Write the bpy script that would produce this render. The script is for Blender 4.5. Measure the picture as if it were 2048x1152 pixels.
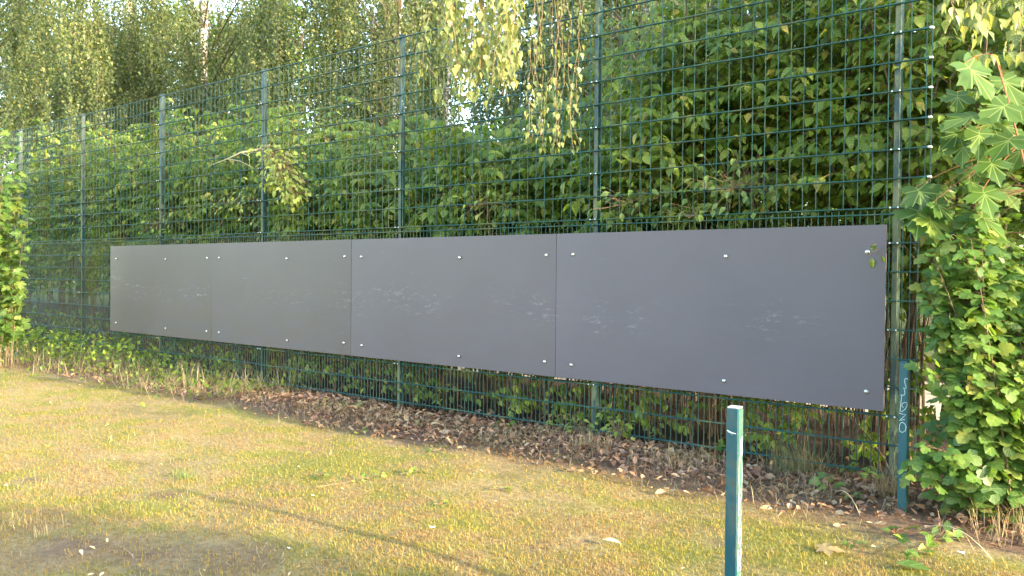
import bpy, math
import numpy as np
from mathutils import Matrix, Vector

for o in list(bpy.data.objects):
    bpy.data.objects.remove(o)
scene = bpy.context.scene
C = scene.collection

# ------------------------------------------------------------------ camera
FPX, YAW, PITCH, ROLL, EYE = 1754.3, 49.80, -0.9925, 0.4861, 1.468
_y, _p, _r = map(math.radians, (YAW, PITCH, ROLL))
F0 = np.array([-math.cos(_y), math.sin(_y), 0.0])
R0 = np.array([F0[1], -F0[0], 0.0])
Z0 = np.array([0, 0, 1.0])
F1 = F0 * math.cos(_p) + Z0 * math.sin(_p)
U1 = Z0 * math.cos(_p) - F0 * math.sin(_p)
CR = R0 * math.cos(_r) + U1 * math.sin(_r)
CU = U1 * math.cos(_r) - R0 * math.sin(_r)
CE = np.array([0, 0, EYE])
cam = bpy.data.cameras.new('camera')
cam.sensor_width = 36
cam.lens = FPX / 2048 * 36
cam.clip_end = 600
cam.clip_start = 0.05
camo = bpy.data.objects.new('camera', cam)
C.objects.link(camo)
m = Matrix.Identity(4)
for i in range(3):
    m[i][0], m[i][1], m[i][2], m[i][3] = CR[i], CU[i], -F1[i], CE[i]
camo.matrix_world = m
scene.camera = camo

# ------------------------------------------------------------------ light
SUN_EL, SUN_AZ = math.radians(13.5), math.radians(87.0)     # azimuth from +Y towards +X
world = bpy.data.worlds.new('World')
scene.world = world
world.use_nodes = True
wn = world.node_tree
bg = wn.nodes['Background']
sky = wn.nodes.new('ShaderNodeTexSky')
sky.sky_type = 'NISHITA'
sky.sun_disc = False
sky.sun_elevation = SUN_EL
sky.sun_rotation = SUN_AZ
sky.air_density = 1.0
sky.dust_density = 1.3
wn.links.new(sky.outputs[0], bg.inputs[0])
bg.inputs[1].default_value = 0.15
sun = bpy.data.lights.new('sun', 'SUN')
sun.energy = 2.0
sun.angle = math.radians(0.6)
sun.color = (1.0, 0.84, 0.56)
suno = bpy.data.objects.new('sun', sun)
C.objects.link(suno)
SV = Vector((math.sin(SUN_AZ) * math.cos(SUN_EL), math.cos(SUN_AZ) * math.cos(SUN_EL), math.sin(SUN_EL)))
suno.rotation_euler = (-SV).to_track_quat('-Z', 'Y').to_euler()
suno.location = (30, 2, 12)
vs = scene.view_settings
vs.view_transform = 'Standard'
vs.look = 'None'
vs.gamma = 1
vs.exposure = 3.2
vs.use_curve_mapping = False
scene.cycles.max_bounces = 8
scene.cycles.transmission_bounces = 6
scene.cycles.sample_clamp_indirect = 6

rng = np.random.default_rng(7)

# ------------------------------------------------------------------ helpers
def ray(px, py):
    d = F1 + CR * ((px - 1024) / FPX) - CU * ((py - 576) / FPX)
    return d
def on_y(px, py, y):
    d = ray(px, py); return CE + d * (y / d[1])
def on_d(px, py, dep):
    return CE + ray(px, py) * dep
def on_g(px, py, z=0.0):
    d = ray(px, py); return CE + d * ((z - EYE) / d[2])
def project(P):
    d = P - CE
    z = d @ F1
    z = np.where(np.abs(z) < 1e-6, 1e-6, z)
    return 1024 + FPX * (d @ CR) / z, 576 - FPX * (d @ CU) / z, z
def nrm(a):
    return a / (np.linalg.norm(a, axis=-1, keepdims=True) + 1e-12)

def ss(a, b, x):
    t = np.clip((x - a) / (b - a), 0, 1); return t * t * (3 - 2 * t)

def gz(x, y):
    x = np.asarray(x, float); y = np.asarray(y, float)
    w = (1 - ss(7.5, 9, y)) * ss(-60, -30, x) * (1 - ss(6, 12, x)) * ss(-12, -6, y)
    h = 0.012 * np.sin(1.7 * x + 0.6 * y) + 0.010 * np.sin(2.9 * y - 1.1 * x + 1) + 0.006 * np.sin(5.3 * x + 4.1 * y)
    h = h + 0.05 * np.exp(-((y - 6.0) / 0.42) ** 2) * (0.55 + 0.45 * np.sin(1.3 * x + 0.4))
    return h * w - 0.012

def tag(o, label=None, cat=None, group=None, kind=None):
    if label: o['label'] = label
    if cat: o['category'] = cat
    if group: o['group'] = group
    if kind: o['kind'] = kind
    return o
def empty(name, loc, label, cat, group=None):
    o = bpy.data.objects.new(name, None)
    o.empty_display_size = 0.1
    C.objects.link(o)
    o.location = [float(v) for v in loc]
    return tag(o, label, cat, group)
def link(name, me, parent=None, loc=None):
    o = bpy.data.objects.new(name, me)
    C.objects.link(o)
    if parent is not None: o.parent = parent
    if loc is not None: o.location = [float(v) for v in loc]
    return o
def root_off(parent):
    off = np.zeros(3)
    while parent is not None:
        off += np.array(parent.location); parent = parent.parent
    return off

def np_mesh(name, V, faces_flat, sizes, mat, smooth=False):
    """V (n,3) and polygons given by flat loop list plus sizes."""
    me = bpy.data.meshes.new(name)
    V = np.ascontiguousarray(V, np.float32)
    me.vertices.add(len(V))
    me.vertices.foreach_set('co', V.ravel())
    me.loops.add(len(faces_flat))
    me.loops.foreach_set('vertex_index', np.asarray(faces_flat, np.int32))
    sizes = np.asarray(sizes, np.int32)
    me.polygons.add(len(sizes))
    me.polygons.foreach_set('loop_start', np.concatenate([[0], np.cumsum(sizes)[:-1]]).astype(np.int32))
    me.polygons.foreach_set('use_smooth', np.full(len(sizes), bool(smooth)))
    me.update(calc_edges=True)
    if mat is not None: me.materials.append(mat)
    return me

class MB:
    """collects shapes in world coordinates; build() links them as one mesh object"""
    def __init__(s): s.v, s.f, s.n = [], [], 0
    def add(s, V, faces):
        V = np.asarray(V, float).reshape(-1, 3)
        s.v.append(V)
        for f in faces: s.f.append([i + s.n for i in f])
        s.n += len(V)
    def box(s, a, b, bev=0.0):
        (x0, y0, z0), (x1, y1, z1) = a, b
        if bev <= 0:
            V = [(x0, y0, z0), (x1, y0, z0), (x1, y1, z0), (x0, y1, z0), (x0, y0, z1), (x1, y0, z1), (x1, y1, z1), (x0, y1, z1)]
            s.add(V, [(3, 2, 1, 0), (4, 5, 6, 7), (0, 1, 5, 4), (1, 2, 6, 5), (2, 3, 7, 6), (3, 0, 4, 7)])
            return
        def ring(x0, y0, x1, y1, c, z):
            return [(x0 + c, y0, z), (x1 - c, y0, z), (x1, y0 + c, z), (x1, y1 - c, z), (x1 - c, y1, z), (x0 + c, y1, z), (x0, y1 - c, z), (x0, y0 + c, z)]
        e = bev
        R = [ring(x0 + e, y0 + e, x1 - e, y1 - e, e, z0), ring(x0, y0, x1, y1, e, z0 + e), ring(x0, y0, x1, y1, e, z1 - e), ring(x0 + e, y0 + e, x1 - e, y1 - e, e, z1)]
        V = sum(R, [])
        fs = [tuple(range(7, -1, -1)), tuple(range(24, 32))]
        for k in range(3):
            for i in range(8):
                j = (i + 1) % 8
                fs.append((k * 8 + i, k * 8 + j, k * 8 + 8 + j, k * 8 + 8 + i))
        s.add(V, fs)
    def tube(s, pts, rad, n=5, cap=True):
        P = np.asarray(pts, float)
        r = np.broadcast_to(np.asarray(rad, float), (len(P),))
        T = nrm(np.gradient(P, axis=0))
        ref = np.array([0.13, 0.31, 0.94]) if abs(T[0][2]) < 0.9 else np.array([0.9, 0.3, 0.1])
        a = np.linspace(0, 2 * math.pi, n, endpoint=False)
        V = []
        X = nrm(np.cross(T[0], ref))
        for i in range(len(P)):
            X = nrm(X - T[i] * (X @ T[i]))
            Y = np.cross(T[i], X)
            V.append(P[i] + r[i] * (np.cos(a)[:, None] * X + np.sin(a)[:, None] * Y))
        fs = []
        for k in range(len(P) - 1):
            for i in range(n):
                j = (i + 1) % n
                fs.append((k * n + i, k * n + j, k * n + n + j, k * n + n + i))
        if cap:
            fs.append(tuple(range(n - 1, -1, -1)))
            fs.append(tuple(range((len(P) - 1) * n, len(P) * n)))
        s.add(np.concatenate(V), fs)
    def mesh(s, name, mat, off=(0, 0, 0), smooth=False):
        V = np.concatenate(s.v) - np.asarray(off, float)
        return np_mesh(name, V, np.concatenate([np.asarray(f) for f in s.f]), [len(f) for f in s.f], mat, smooth)
    def build(s, name, mat, parent=None, smooth=False, loc=None):
        off = root_off(parent)
        if loc is not None:
            o = link(name, s.mesh(name, mat, loc, smooth), parent, np.asarray(loc, float) - off)
        else:
            o = link(name, s.mesh(name, mat, off, smooth), parent)
        return o

# ------------------------------------------------------------------ materials
def mat_new(name):
    m = bpy.data.materials.new(name)
    m.use_nodes = True
    nt = m.node_tree
    nt.nodes.clear()
    out = nt.nodes.new('ShaderNodeOutputMaterial')
    return m, nt, out
def N(nt, t, **kw):
    n = nt.nodes.new(t)
    for k, v in kw.items(): setattr(n, k, v)
    return n
def ramp(nt, stops, fac=None, interp='LINEAR'):
    r = N(nt, 'ShaderNodeValToRGB')
    r.color_ramp.interpolation = interp
    e = r.color_ramp.elements
    while len(e) < len(stops): e.new(0.5)
    for el, (p, c) in zip(e, stops):
        el.position = p
        el.color = (*c, 1) if len(c) == 3 else c
    if fac is not None: nt.links.new(fac, r.inputs[0])
    return r
def noise(nt, scale, detail=4, rough=0.55, vec=None, dist=0.0):
    n = N(nt, 'ShaderNodeTexNoise')
    n.inputs['Scale'].default_value = scale
    n.inputs['Detail'].default_value = detail
    n.inputs['Roughness'].default_value = rough
    n.inputs['Distortion'].default_value = dist
    if vec is not None: nt.links.new(vec, n.inputs['Vector'])
    return n
def mixc(nt, fac, a, b, mode='MIX'):
    x = N(nt, 'ShaderNodeMix', data_type='RGBA', blend_type=mode)
    for sock, v in ((x.inputs[0], fac), (x.inputs[6], a), (x.inputs[7], b)):
        if isinstance(v, bpy.types.NodeSocket): nt.links.new(v, sock)
        elif isinstance(v, (int, float)): sock.default_value = v
        else: sock.default_value = (*v, 1)
    return x.outputs[2]
def math_(nt, op, a, b=None, c=None):
    x = N(nt, 'ShaderNodeMath', operation=op)
    for i, v in enumerate((a, b, c)):
        if v is None: continue
        if isinstance(v, bpy.types.NodeSocket): nt.links.new(v, x.inputs[i])
        else: x.inputs[i].default_value = v
    return x.outputs[0]
def mapr(nt, v, a, b, c=0.0, d=1.0):
    x = N(nt, 'ShaderNodeMapRange', interpolation_type='SMOOTHSTEP')
    nt.links.new(v, x.inputs[0])
    for i, q in enumerate((a, b, c, d)): x.inputs[i + 1].default_value = q
    return x.outputs[0]
def princ(nt, out, col, rough=0.6, spec=0.4, metal=0.0):
    p = N(nt, 'ShaderNodeBsdfPrincipled')
    for k, v in (('Base Color', col), ('Roughness', rough), ('Specular IOR Level', spec), ('Metallic', metal)):
        if isinstance(v, bpy.types.NodeSocket): nt.links.new(v, p.inputs[k])
        elif isinstance(v, (int, float)): p.inputs[k].default_value = v
        else: p.inputs[k].default_value = (*v, 1)
    if out is not None: nt.links.new(p.outputs[0], out.inputs[0])
    return p
def bump(nt, p, h, strength=0.3, dist=0.01):
    b = N(nt, 'ShaderNodeBump')
    b.inputs['Strength'].default_value = strength
    b.inputs['Distance'].default_value = dist
    nt.links.new(h, b.inputs['Height'])
    nt.links.new(b.outputs[0], p.inputs['Normal'])
def island_random(nt):
    g = N(nt, 'ShaderNodeNewGeometry')
    oi = N(nt, 'ShaderNodeObjectInfo')
    return math_(nt, 'FRACT', math_(nt, 'ADD', g.outputs['Random Per Island'], oi.outputs['Random']))
def leaf_mat(name, stops, trans=0.4, rough=0.42, spec=0.45, tcol=1.5, veins=None):
    m, nt, out = mat_new(name)
    r = island_random(nt)
    col = ramp(nt, stops, r).outputs[0]
    tc = N(nt, 'ShaderNodeTexCoord')
    nz = noise(nt, 1.3, 2, vec=N(nt, 'ShaderNodeNewGeometry').outputs['Position'])
    col = mixc(nt, mapr(nt, nz.outputs[0], 0.35, 0.65), col, mixc(nt, 1.0, col, (0.72, 0.80, 0.7), 'MULTIPLY'))
    if veins:
        # pale midrib and side veins drawn in the leaf's own coordinates (leaf lies along local y)
        sep = N(nt, 'ShaderNodeSeparateXYZ')
        nt.links.new(tc.outputs['Object'], sep.inputs[0])
        ax = math_(nt, 'ABSOLUTE', sep.outputs[0])
        mask = math_(nt, 'LESS_THAN', ax, 0.014)
        for (k, o) in veins:
            d = math_(nt, 'ABSOLUTE', math_(nt, 'SUBTRACT', math_(nt, 'SUBTRACT', sep.outputs[1], o), math_(nt, 'MULTIPLY', ax, k)))
            mask = math_(nt, 'MAXIMUM', mask, math_(nt, 'LESS_THAN', d, 0.012 * (1 + abs(k))))
        col = mixc(nt, math_(nt, 'MULTIPLY', mask, 0.45), col, (0.34, 0.42, 0.14))
    p = princ(nt, None, col, rough, spec)
    t = N(nt, 'ShaderNodeBsdfTranslucent')
    tcn = mixc(nt, 1.0, col, (tcol * 1.15, tcol * 1.1, tcol * 0.45), 'MULTIPLY')
    nt.links.new(tcn, t.inputs[0])
    mx = N(nt, 'ShaderNodeMixShader')
    mx.inputs[0].default_value = trans
    nt.links.new(p.outputs[0], mx.inputs[1])
    nt.links.new(t.outputs[0], mx.inputs[2])
    nt.links.new(mx.outputs[0], out.inputs[0])
    return m
def bark_mat(name, a, b, scale=18):
    m, nt, out = mat_new(name)
    g = N(nt, 'ShaderNodeNewGeometry')
    n = noise(nt, scale, 5, 0.65, g.outputs['Position'])
    p = princ(nt, out, ramp(nt, [(0.3, a), (0.7, b)], n.outputs[0]).outputs[0], 0.85, 0.2)
    bump(nt, p, n.outputs[0], 0.5, 0.01)
    return m

GREEN_LEAF = leaf_mat('dogwood_leaf', [(0, (0.078, 0.135, 0.019)), (0.35, (0.132, 0.205, 0.027)), (0.75, (0.198, 0.270, 0.036)), (0.93, (0.288, 0.324, 0.056)), (1, (0.432, 0.335, 0.080))], 0.42,
                      veins=[(0.9, 0.16), (0.9, 0.34), (0.9, 0.54)])
DARK_LEAF = leaf_mat('hazel_leaf', [(0, (0.057, 0.097, 0.018)), (0.5, (0.092, 0.143, 0.024)), (1, (0.149, 0.194, 0.036))], 0.36)
BIRCH_LEAF = leaf_mat('birch_leaf', [(0, (0.061, 0.090, 0.032)), (0.5, (0.104, 0.133, 0.047)), (0.85, (0.158, 0.180, 0.061)), (1, (0.245, 0.230, 0.079))], 0.42)
BOUGH_LEAF = leaf_mat('birch_bough_leaf', [(0, (0.096, 0.126, 0.048)), (0.45, (0.148, 0.181, 0.067)), (0.8, (0.222, 0.244, 0.089)), (1, (0.333, 0.296, 0.111))], 0.42,
                      veins=[(0.9, 0.15), (0.9, 0.36)])
MAPLE_LEAF = leaf_mat('maple_leaf', [(0, (0.060, 0.120, 0.026)), (0.5, (0.091, 0.166, 0.031)), (0.9, (0.139, 0.205, 0.038)), (1, (0.209, 0.233, 0.048))], 0.42, 0.4, 0.5,
                      veins=[(0.75, 0.18), (-0.25, 0.12), (1.9, 0.2)])
CURRANT_LEAF = leaf_mat('lobed_leaf', [(0, (0.072, 0.148, 0.036)), (0.5, (0.112, 0.203, 0.044)), (0.85, (0.176, 0.253, 0.058)), (1, (0.287, 0.303, 0.080))], 0.42, 0.45, 0.45,
                        veins=[(0.8, 0.15), (0.05, 0.12), (1.5, 0.4)])
YELLOW_LEAF = leaf_mat('wilting_leaf', [(0, (0.26, 0.32, 0.07)), (0.6, (0.42, 0.46, 0.11)), (0.92, (0.52, 0.48, 0.14)), (1, (0.36, 0.22, 0.10))], 0.35)
DEAD_LEAF = leaf_mat('dead_leaf', [(0, (0.12, 0.065, 0.045)), (0.35, (0.25, 0.14, 0.095)), (0.75, (0.38, 0.235, 0.16)), (1, (0.52, 0.37, 0.25))], 0.12, 0.75, 0.15, tcol=1.0)
TWIG = bark_mat('twig_bark', (0.11, 0.075, 0.045), (0.24, 0.18, 0.11), 30)
CANE = bark_mat('cane_bark', (0.06, 0.042, 0.028), (0.20, 0.14, 0.085), 9)
REDTWIG = bark_mat('red_twig', (0.22, 0.085, 0.05), (0.34, 0.17, 0.09), 30)
DARKBARK = bark_mat('dark_bark', (0.055, 0.042, 0.03), (0.15, 0.12, 0.09), 14)
STRAW = bark_mat('straw', (0.42, 0.33, 0.17), (0.62, 0.52, 0.30), 12)

def birch_bark():
    m, nt, out = mat_new('birch_bark')
    g = N(nt, 'ShaderNodeNewGeometry')
    mp = N(nt, 'ShaderNodeMapping')
    mp.inputs['Scale'].default_value = (3, 3, 16)
    nt.links.new(g.outputs['Position'], mp.inputs[0])
    n1 = noise(nt, 1.6, 4, 0.6, mp.outputs[0])
    n2 = noise(nt, 3.2, 4, 0.6, g.outputs['Position'])
    c = ramp(nt, [(0.0, (0.06, 0.05, 0.045)), (0.40, (0.12, 0.10, 0.09)), (0.47, (0.50, 0.46, 0.42)), (1, (0.72, 0.68, 0.63))], n1.outputs[0]).outputs[0]
    c = mixc(nt, mapr(nt, n2.outputs[0], 0.50, 0.62), c, (0.15, 0.12, 0.095))
    p = princ(nt, out, c, 0.75, 0.25)
    bump(nt, p, n1.outputs[0], 0.4, 0.01)
    return m
BIRCH = birch_bark()

def steel_green(name, base, stain_lo, stain_hi, stain=(0.15, 0.17, 0.085), facing=False, rough=0.42, scale=5.0, vert=0.5):
    """powder-coated green steel with patches of pale algae and worn paint"""
    m, nt, out = mat_new(name)
    g = N(nt, 'ShaderNodeNewGeometry')
    mp = N(nt, 'ShaderNodeMapping')
    mp.inputs['Scale'].default_value = (1, 1, vert)
    nt.links.new(g.outputs['Position'], mp.inputs[0])
    n = noise(nt, scale, 6, 0.62, mp.outputs[0], 0.4)
    fine = noise(nt, 60, 3, 0.6, g.outputs['Position'])
    k = math_(nt, 'ADD', n.outputs[0], math_(nt, 'MULTIPLY', math_(nt, 'SUBTRACT', fine.outputs[0], 0.5), 0.22))
    mask = mapr(nt, k, stain_lo, stain_hi)
    if facing:
        sep = N(nt, 'ShaderNodeSeparateXYZ')
        nt.links.new(g.outputs['True Normal'], sep.inputs[0])
        mask = math_(nt, 'MULTIPLY', mask, mapr(nt, sep.outputs[1], -0.9, 0.1, 1.0, 0.15))
    c0 = ramp(nt, [(0.3, tuple(v * 0.8 for v in base)), (0.7, tuple(v * 1.2 for v in base))], noise(nt, 2.2, 3, 0.5, g.outputs['Position']).outputs[0]).outputs[0]
    c = mixc(nt, math_(nt, 'MULTIPLY', mask, 0.85), c0, mixc(nt, fine.outputs[0], stain, tuple(v * 0.6 for v in stain)))
    r = mapr(nt, mask, 0, 1, rough, 0.85)
    p = princ(nt, out, c, r, 0.5)
    bump(nt, p, k, 0.12, 0.004)
    return m
POST_MAT = steel_green('green_post_paint', (0.004, 0.034, 0.036), 0.45, 0.58, stain=(0.19, 0.21, 0.11), facing=True)
ROD_MAT = steel_green('green_rod_coating', (0.010, 0.068, 0.060), 0.50, 0.66, stain=(0.15, 0.18, 0.075), rough=0.45, scale=1.6)
STUB_MAT = steel_green('teal_stub_paint', (0.006, 0.070, 0.092), 0.50, 0.68, stain=(0.085, 0.105, 0.07), rough=0.35, scale=4)
STUB_PALE = steel_green('pale_teal_side', (0.022, 0.105, 0.092), 0.48, 0.64, stain=(0.07, 0.10, 0.06), rough=0.4, scale=4)
def simple(name, col, rough=0.5, spec=0.5, metal=0.0):
    m, nt, out = mat_new(name)
    g = N(nt, 'ShaderNodeNewGeometry')
    n = noise(nt, 40, 3, 0.6, g.outputs['Position'])
    c = mixc(nt, n.outputs[0], tuple(v * 0.85 for v in col), tuple(min(1, v * 1.12) for v in col))
    princ(nt, out, c, rough, spec, metal)
    return m
WHITE_CAP = simple('white_plastic', (0.75, 0.75, 0.72), 0.5)
GALV = simple('galvanised_steel', (0.62, 0.62, 0.60), 0.38, 0.5, 0.75)
SCREW = simple('screw_head', (0.52, 0.52, 0.50), 0.32, 0.5, 0.75)
MARKER = simple('white_marker', (0.60, 0.66, 0.63), 0.6, 0.3)
CONCRETE = simple('pale_filler', (0.55, 0.50, 0.43), 0.9, 0.2)
PAPER = simple('white_paper', (0.8, 0.8, 0.78), 0.8, 0.2)

def board_mat():
    m, nt, out = mat_new('film_faced_board')
    tc = N(nt, 'ShaderNodeNewGeometry')
    pos = tc.outputs['Position']
    oi = N(nt, 'ShaderNodeObjectInfo')
    big = noise(nt, 0.9, 4, 0.55, pos)
    fine = noise(nt, 90, 3, 0.6, pos)
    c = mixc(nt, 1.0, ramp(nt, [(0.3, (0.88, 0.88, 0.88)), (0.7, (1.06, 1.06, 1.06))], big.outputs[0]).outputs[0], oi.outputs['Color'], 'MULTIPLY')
    c = mixc(nt, mapr(nt, fine.outputs[0], 0.35, 0.75, 0, 0.12), c, (0.11, 0.10, 0.12))
    sep = N(nt, 'ShaderNodeSeparateXYZ')
    nt.links.new(pos, sep.inputs[0])
    # ball scuffs: pale smears in a belt at half height, stretched sideways
    mp = N(nt, 'ShaderNodeMapping'); mp.inputs['Scale'].default_value = (1.0, 1.0, 3.2)
    nt.links.new(pos, mp.inputs[0])
    s1 = noise(nt, 9.0, 6, 0.75, mp.outputs[0], 0.3)
    zz = math_(nt, 'ADD', sep.outputs[2], math_(nt, 'MULTIPLY', math_(nt, 'SUBTRACT', noise(nt, 0.7, 2, 0.5, pos).outputs[0], 0.5), 0.8))
    belt = math_(nt, 'MULTIPLY', mapr(nt, zz, 0.92, 1.15), mapr(nt, zz, 1.2, 1.40, 1, 0))
    patch = mapr(nt, noise(nt, 1.1, 2, 0.5, pos).outputs[0], 0.42, 0.62)
    sc = math_(nt, 'MULTIPLY', mapr(nt, s1.outputs[0], 0.54, 0.72), math_(nt, 'MULTIPLY', belt, patch))
    # thin line scratches
    mp2 = N(nt, 'ShaderNodeMapping'); mp2.inputs['Scale'].default_value = (2.2, 1.0, 42); mp2.inputs['Rotation'].default_value = (0, 0.10, 0)
    nt.links.new(pos, mp2.inputs[0])
    s2 = noise(nt, 1.5, 3, 0.6, mp2.outputs[0])
    lines = math_(nt, 'MULTIPLY', mapr(nt, s2.outputs[0], 0.70, 0.76), math_(nt, 'MULTIPLY', patch, mapr(nt, sep.outputs[2], 0.9, 1.1)))
    # a dull wide haze of dust
    haze = math_(nt, 'MULTIPLY', mapr(nt, noise(nt, 2.4, 5, 0.65, mp.outputs[0]).outputs[0], 0.42, 0.8, 0, 0.6), mapr(nt, sep.outputs[2], 1.55, 1.0, 0.25, 1))
    mark = math_(nt, 'MINIMUM', math_(nt, 'ADD', math_(nt, 'MULTIPLY', sc, 0.6), math_(nt, 'MULTIPLY', lines, 0.45)), 0.65)
    c = mixc(nt, haze, c, (0.11, 0.10, 0.11))
    c = mixc(nt, mark, c, (0.36, 0.35, 0.36))
    smudge = mapr(nt, noise(nt, 3.1, 4, 0.6, pos).outputs[0], 0.64, 0.8, 0, 0.25)
    c = mixc(nt, smudge, c, (0.07, 0.065, 0.07))
    rg = math_(nt, 'ADD', 0.46, math_(nt, 'ADD', math_(nt, 'MULTIPLY', mark, 0.4), math_(nt, 'MULTIPLY', haze, 0.35)))
    p = princ(nt, out, c, rg, 0.6)
    wob = noise(nt, 1.2, 2, 0.4, pos)
    bump(nt, p, math_(nt, 'ADD', math_(nt, 'MULTIPLY', wob.outputs[0], 1.0), math_(nt, 'MULTIPLY', fine.outputs[0], 0.012)), 0.25, 0.03)
    return m
BOARD = board_mat()

def ground_mat():
    m, nt, out = mat_new('lawn_soil')
    g = N(nt, 'ShaderNodeNewGeometry')
    pos = g.outputs['Position']
    sep = N(nt, 'ShaderNodeSeparateXYZ'); nt.links.new(pos, sep.inputs[0])
    fine = noise(nt, 28, 6, 0.7, pos)
    mid = noise(nt, 3.0, 5, 0.6, pos)
    big = noise(nt, 0.8, 4, 0.55, pos)
    straw = ramp(nt, [(0.25, (0.17, 0.115, 0.065)), (0.5, (0.30, 0.23, 0.105)), (0.75, (0.40, 0.32, 0.15))], fine.outputs[0]).outputs[0]
    grn = ramp(nt, [(0.25, (0.12, 0.12, 0.035)), (0.7, (0.28, 0.26, 0.07))], fine.outputs[0]).outputs[0]
    lawn = mixc(nt, mapr(nt, math_(nt, 'ADD', math_(nt, 'MULTIPLY', mid.outputs[0], .5), math_(nt, 'MULTIPLY', big.outputs[0], .5)), 0.42, 0.58), straw, grn)
    soil = ramp(nt, [(0.25, (0.095, 0.056, 0.036)), (0.6, (0.19, 0.118, 0.076)), (0.85, (0.29, 0.195, 0.135))], fine.outputs[0]).outputs[0]
    wa = N(nt, 'ShaderNodeAttribute', attribute_name='wear')
    bare = mapr(nt, math_(nt, 'ADD', wa.outputs['Fac'], math_(nt, 'MULTIPLY', math_(nt, 'SUBTRACT', mid.outputs[0], .5), .8)), 0.35, 1.05)
    c = mixc(nt, bare, lawn, soil)
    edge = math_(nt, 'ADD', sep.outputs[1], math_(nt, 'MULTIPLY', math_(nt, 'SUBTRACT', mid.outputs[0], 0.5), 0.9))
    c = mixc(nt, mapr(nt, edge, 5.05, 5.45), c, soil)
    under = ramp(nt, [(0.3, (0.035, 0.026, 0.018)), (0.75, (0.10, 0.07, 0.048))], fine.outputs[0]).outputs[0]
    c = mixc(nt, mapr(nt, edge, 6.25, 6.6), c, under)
    c = mixc(nt, mapr(nt, sep.outputs[1], 15, 18), c, (0.10, 0.11, 0.04))
    p = princ(nt, out, c, 0.95, 0.1)
    bump(nt, p, math_(nt, 'ADD', fine.outputs[0], mid.outputs[0]), 0.7, 0.02)
    return m
GROUND = ground_mat()
def path_mat():
    m, nt, out = mat_new('pale_gravel')
    g = N(nt, 'ShaderNodeNewGeometry')
    n = noise(nt, 25, 5, 0.7, g.outputs['Position'])
    p = princ(nt, out, ramp(nt, [(0.3, (0.38, 0.33, 0.26)), (0.7, (0.56, 0.50, 0.41))], n.outputs[0]).outputs[0], 0.95, 0.1)
    bump(nt, p, n.outputs[0], 0.4, 0.01)
    return m
PATH = path_mat()
def blade_mat(name, stops):
    m, nt, out = mat_new(name)
    g = N(nt, 'ShaderNodeNewGeometry')
    mid = noise(nt, 3.0, 5, 0.6, g.outputs['Position'])
    big = noise(nt, 0.8, 4, 0.55, g.outputs['Position'])
    pm_ = math_(nt, 'ADD', math_(nt, 'MULTIPLY', mid.outputs[0], .5), math_(nt, 'MULTIPLY', big.outputs[0], .5))
    r = math_(nt, 'ADD', math_(nt, 'MULTIPLY', g.outputs['Random Per Island'], 0.36), mapr(nt, pm_, 0.42, 0.62, 0.03, 0.54))
    col = ramp(nt, stops, r).outputs[0]
    p = princ(nt, None, col, 0.6, 0.3)
    t = N(nt, 'ShaderNodeBsdfTranslucent')
    nt.links.new(mixc(nt, 1.0, col, (1.25, 1.2, 0.7), 'MULTIPLY'), t.inputs[0])
    mx = N(nt, 'ShaderNodeMixShader'); mx.inputs[0].default_value = 0.3
    nt.links.new(p.outputs[0], mx.inputs[1]); nt.links.new(t.outputs[0], mx.inputs[2])
    nt.links.new(mx.outputs[0], out.inputs[0])
    return m
LAWN = blade_mat('lawn_blade', [(0.0, (0.176, 0.102, 0.048)), (0.2, (0.282, 0.173, 0.064)), (0.45, (0.304, 0.220, 0.047)), (0.65, (0.255, 0.215, 0.034)), (0.85, (0.176, 0.178, 0.025)), (1, (0.106, 0.144, 0.025))])
DRYG = blade_mat('dry_blade', [(0, (0.221, 0.145, 0.085)), (0.4, (0.391, 0.306, 0.170)), (0.8, (0.493, 0.408, 0.238)), (1, (0.306, 0.289, 0.119))])
TUFTG = blade_mat('tuft_blade', [(0, (0.28, 0.20, 0.11)), (0.4, (0.20, 0.20, 0.10)), (1, (0.10, 0.15, 0.06))])
GREENG = blade_mat('green_blade', [(0, (0.12, 0.18, 0.05)), (1, (0.24, 0.30, 0.08))])

# ------------------------------------------------------------------ leaf shapes (leaf lies along +y, face up +z)
def half_outline(h, centre, curl=0.12, fold=0.10):
    h = [(x, y) for x, y in h]
    left = [(-x, y) for x, y in h[::-1] if abs(x) > 1e-6]
    P = h + left
    V = [(centre[0], centre[1])] + P
    V3 = []
    for x, y in V:
        z = fold * abs(x) - curl * (y - 0.2) ** 2 - 0.35 * curl * x * x * 3
        V3.append((x, y, z))
    n = len(P)
    fs = [(0, 1 + i, 1 + (i + 1) % n) for i in range(n)]
    return np.array(V3), fs
def rib_leaf(w, curl=0.2, fold=0.12, ys=(0.0, 0.22, 0.46, 0.74, 1.0), ws=(0.0, 0.78, 1.0, 0.62, 0.0)):
    V = []; F = []
    for y, k in zip(ys, ws):
        z = -curl * y * y
        x = w * k
        V.append((0, y, z)); V.append((x, y, z + fold * x * 2)); V.append((-x, y, z + fold * x * 2))
    V = np.array(V)
    for i in range(len(ys) - 1):
        a, b = 3 * i, 3 * i + 3
        F += [(a, a + 1, b + 1, b), (a + 2, a, b, b + 2)]
    return V, F
def low_leaf(w, ym=0.42, curl=0.2, fold=0.12):
    V = np.array([(0, 0, 0), (w, ym, fold * w * 2 - curl * ym * ym), (-w, ym, fold * w * 2 - curl * ym * ym), (0, 1, -curl), (0, ym, -curl * ym * ym)])
    return V, [(0, 1, 4), (0, 4, 2), (4, 1, 3), (4, 3, 2)]
def tiny_leaf(w, ym=0.36, fold=0.15):
    V = np.array([(0, 0, 0), (w, ym, fold * w), (0, 1, -0.08), (-w, ym, fold * w)])
    return V, [(0, 1, 2), (0, 2, 3)]
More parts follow.
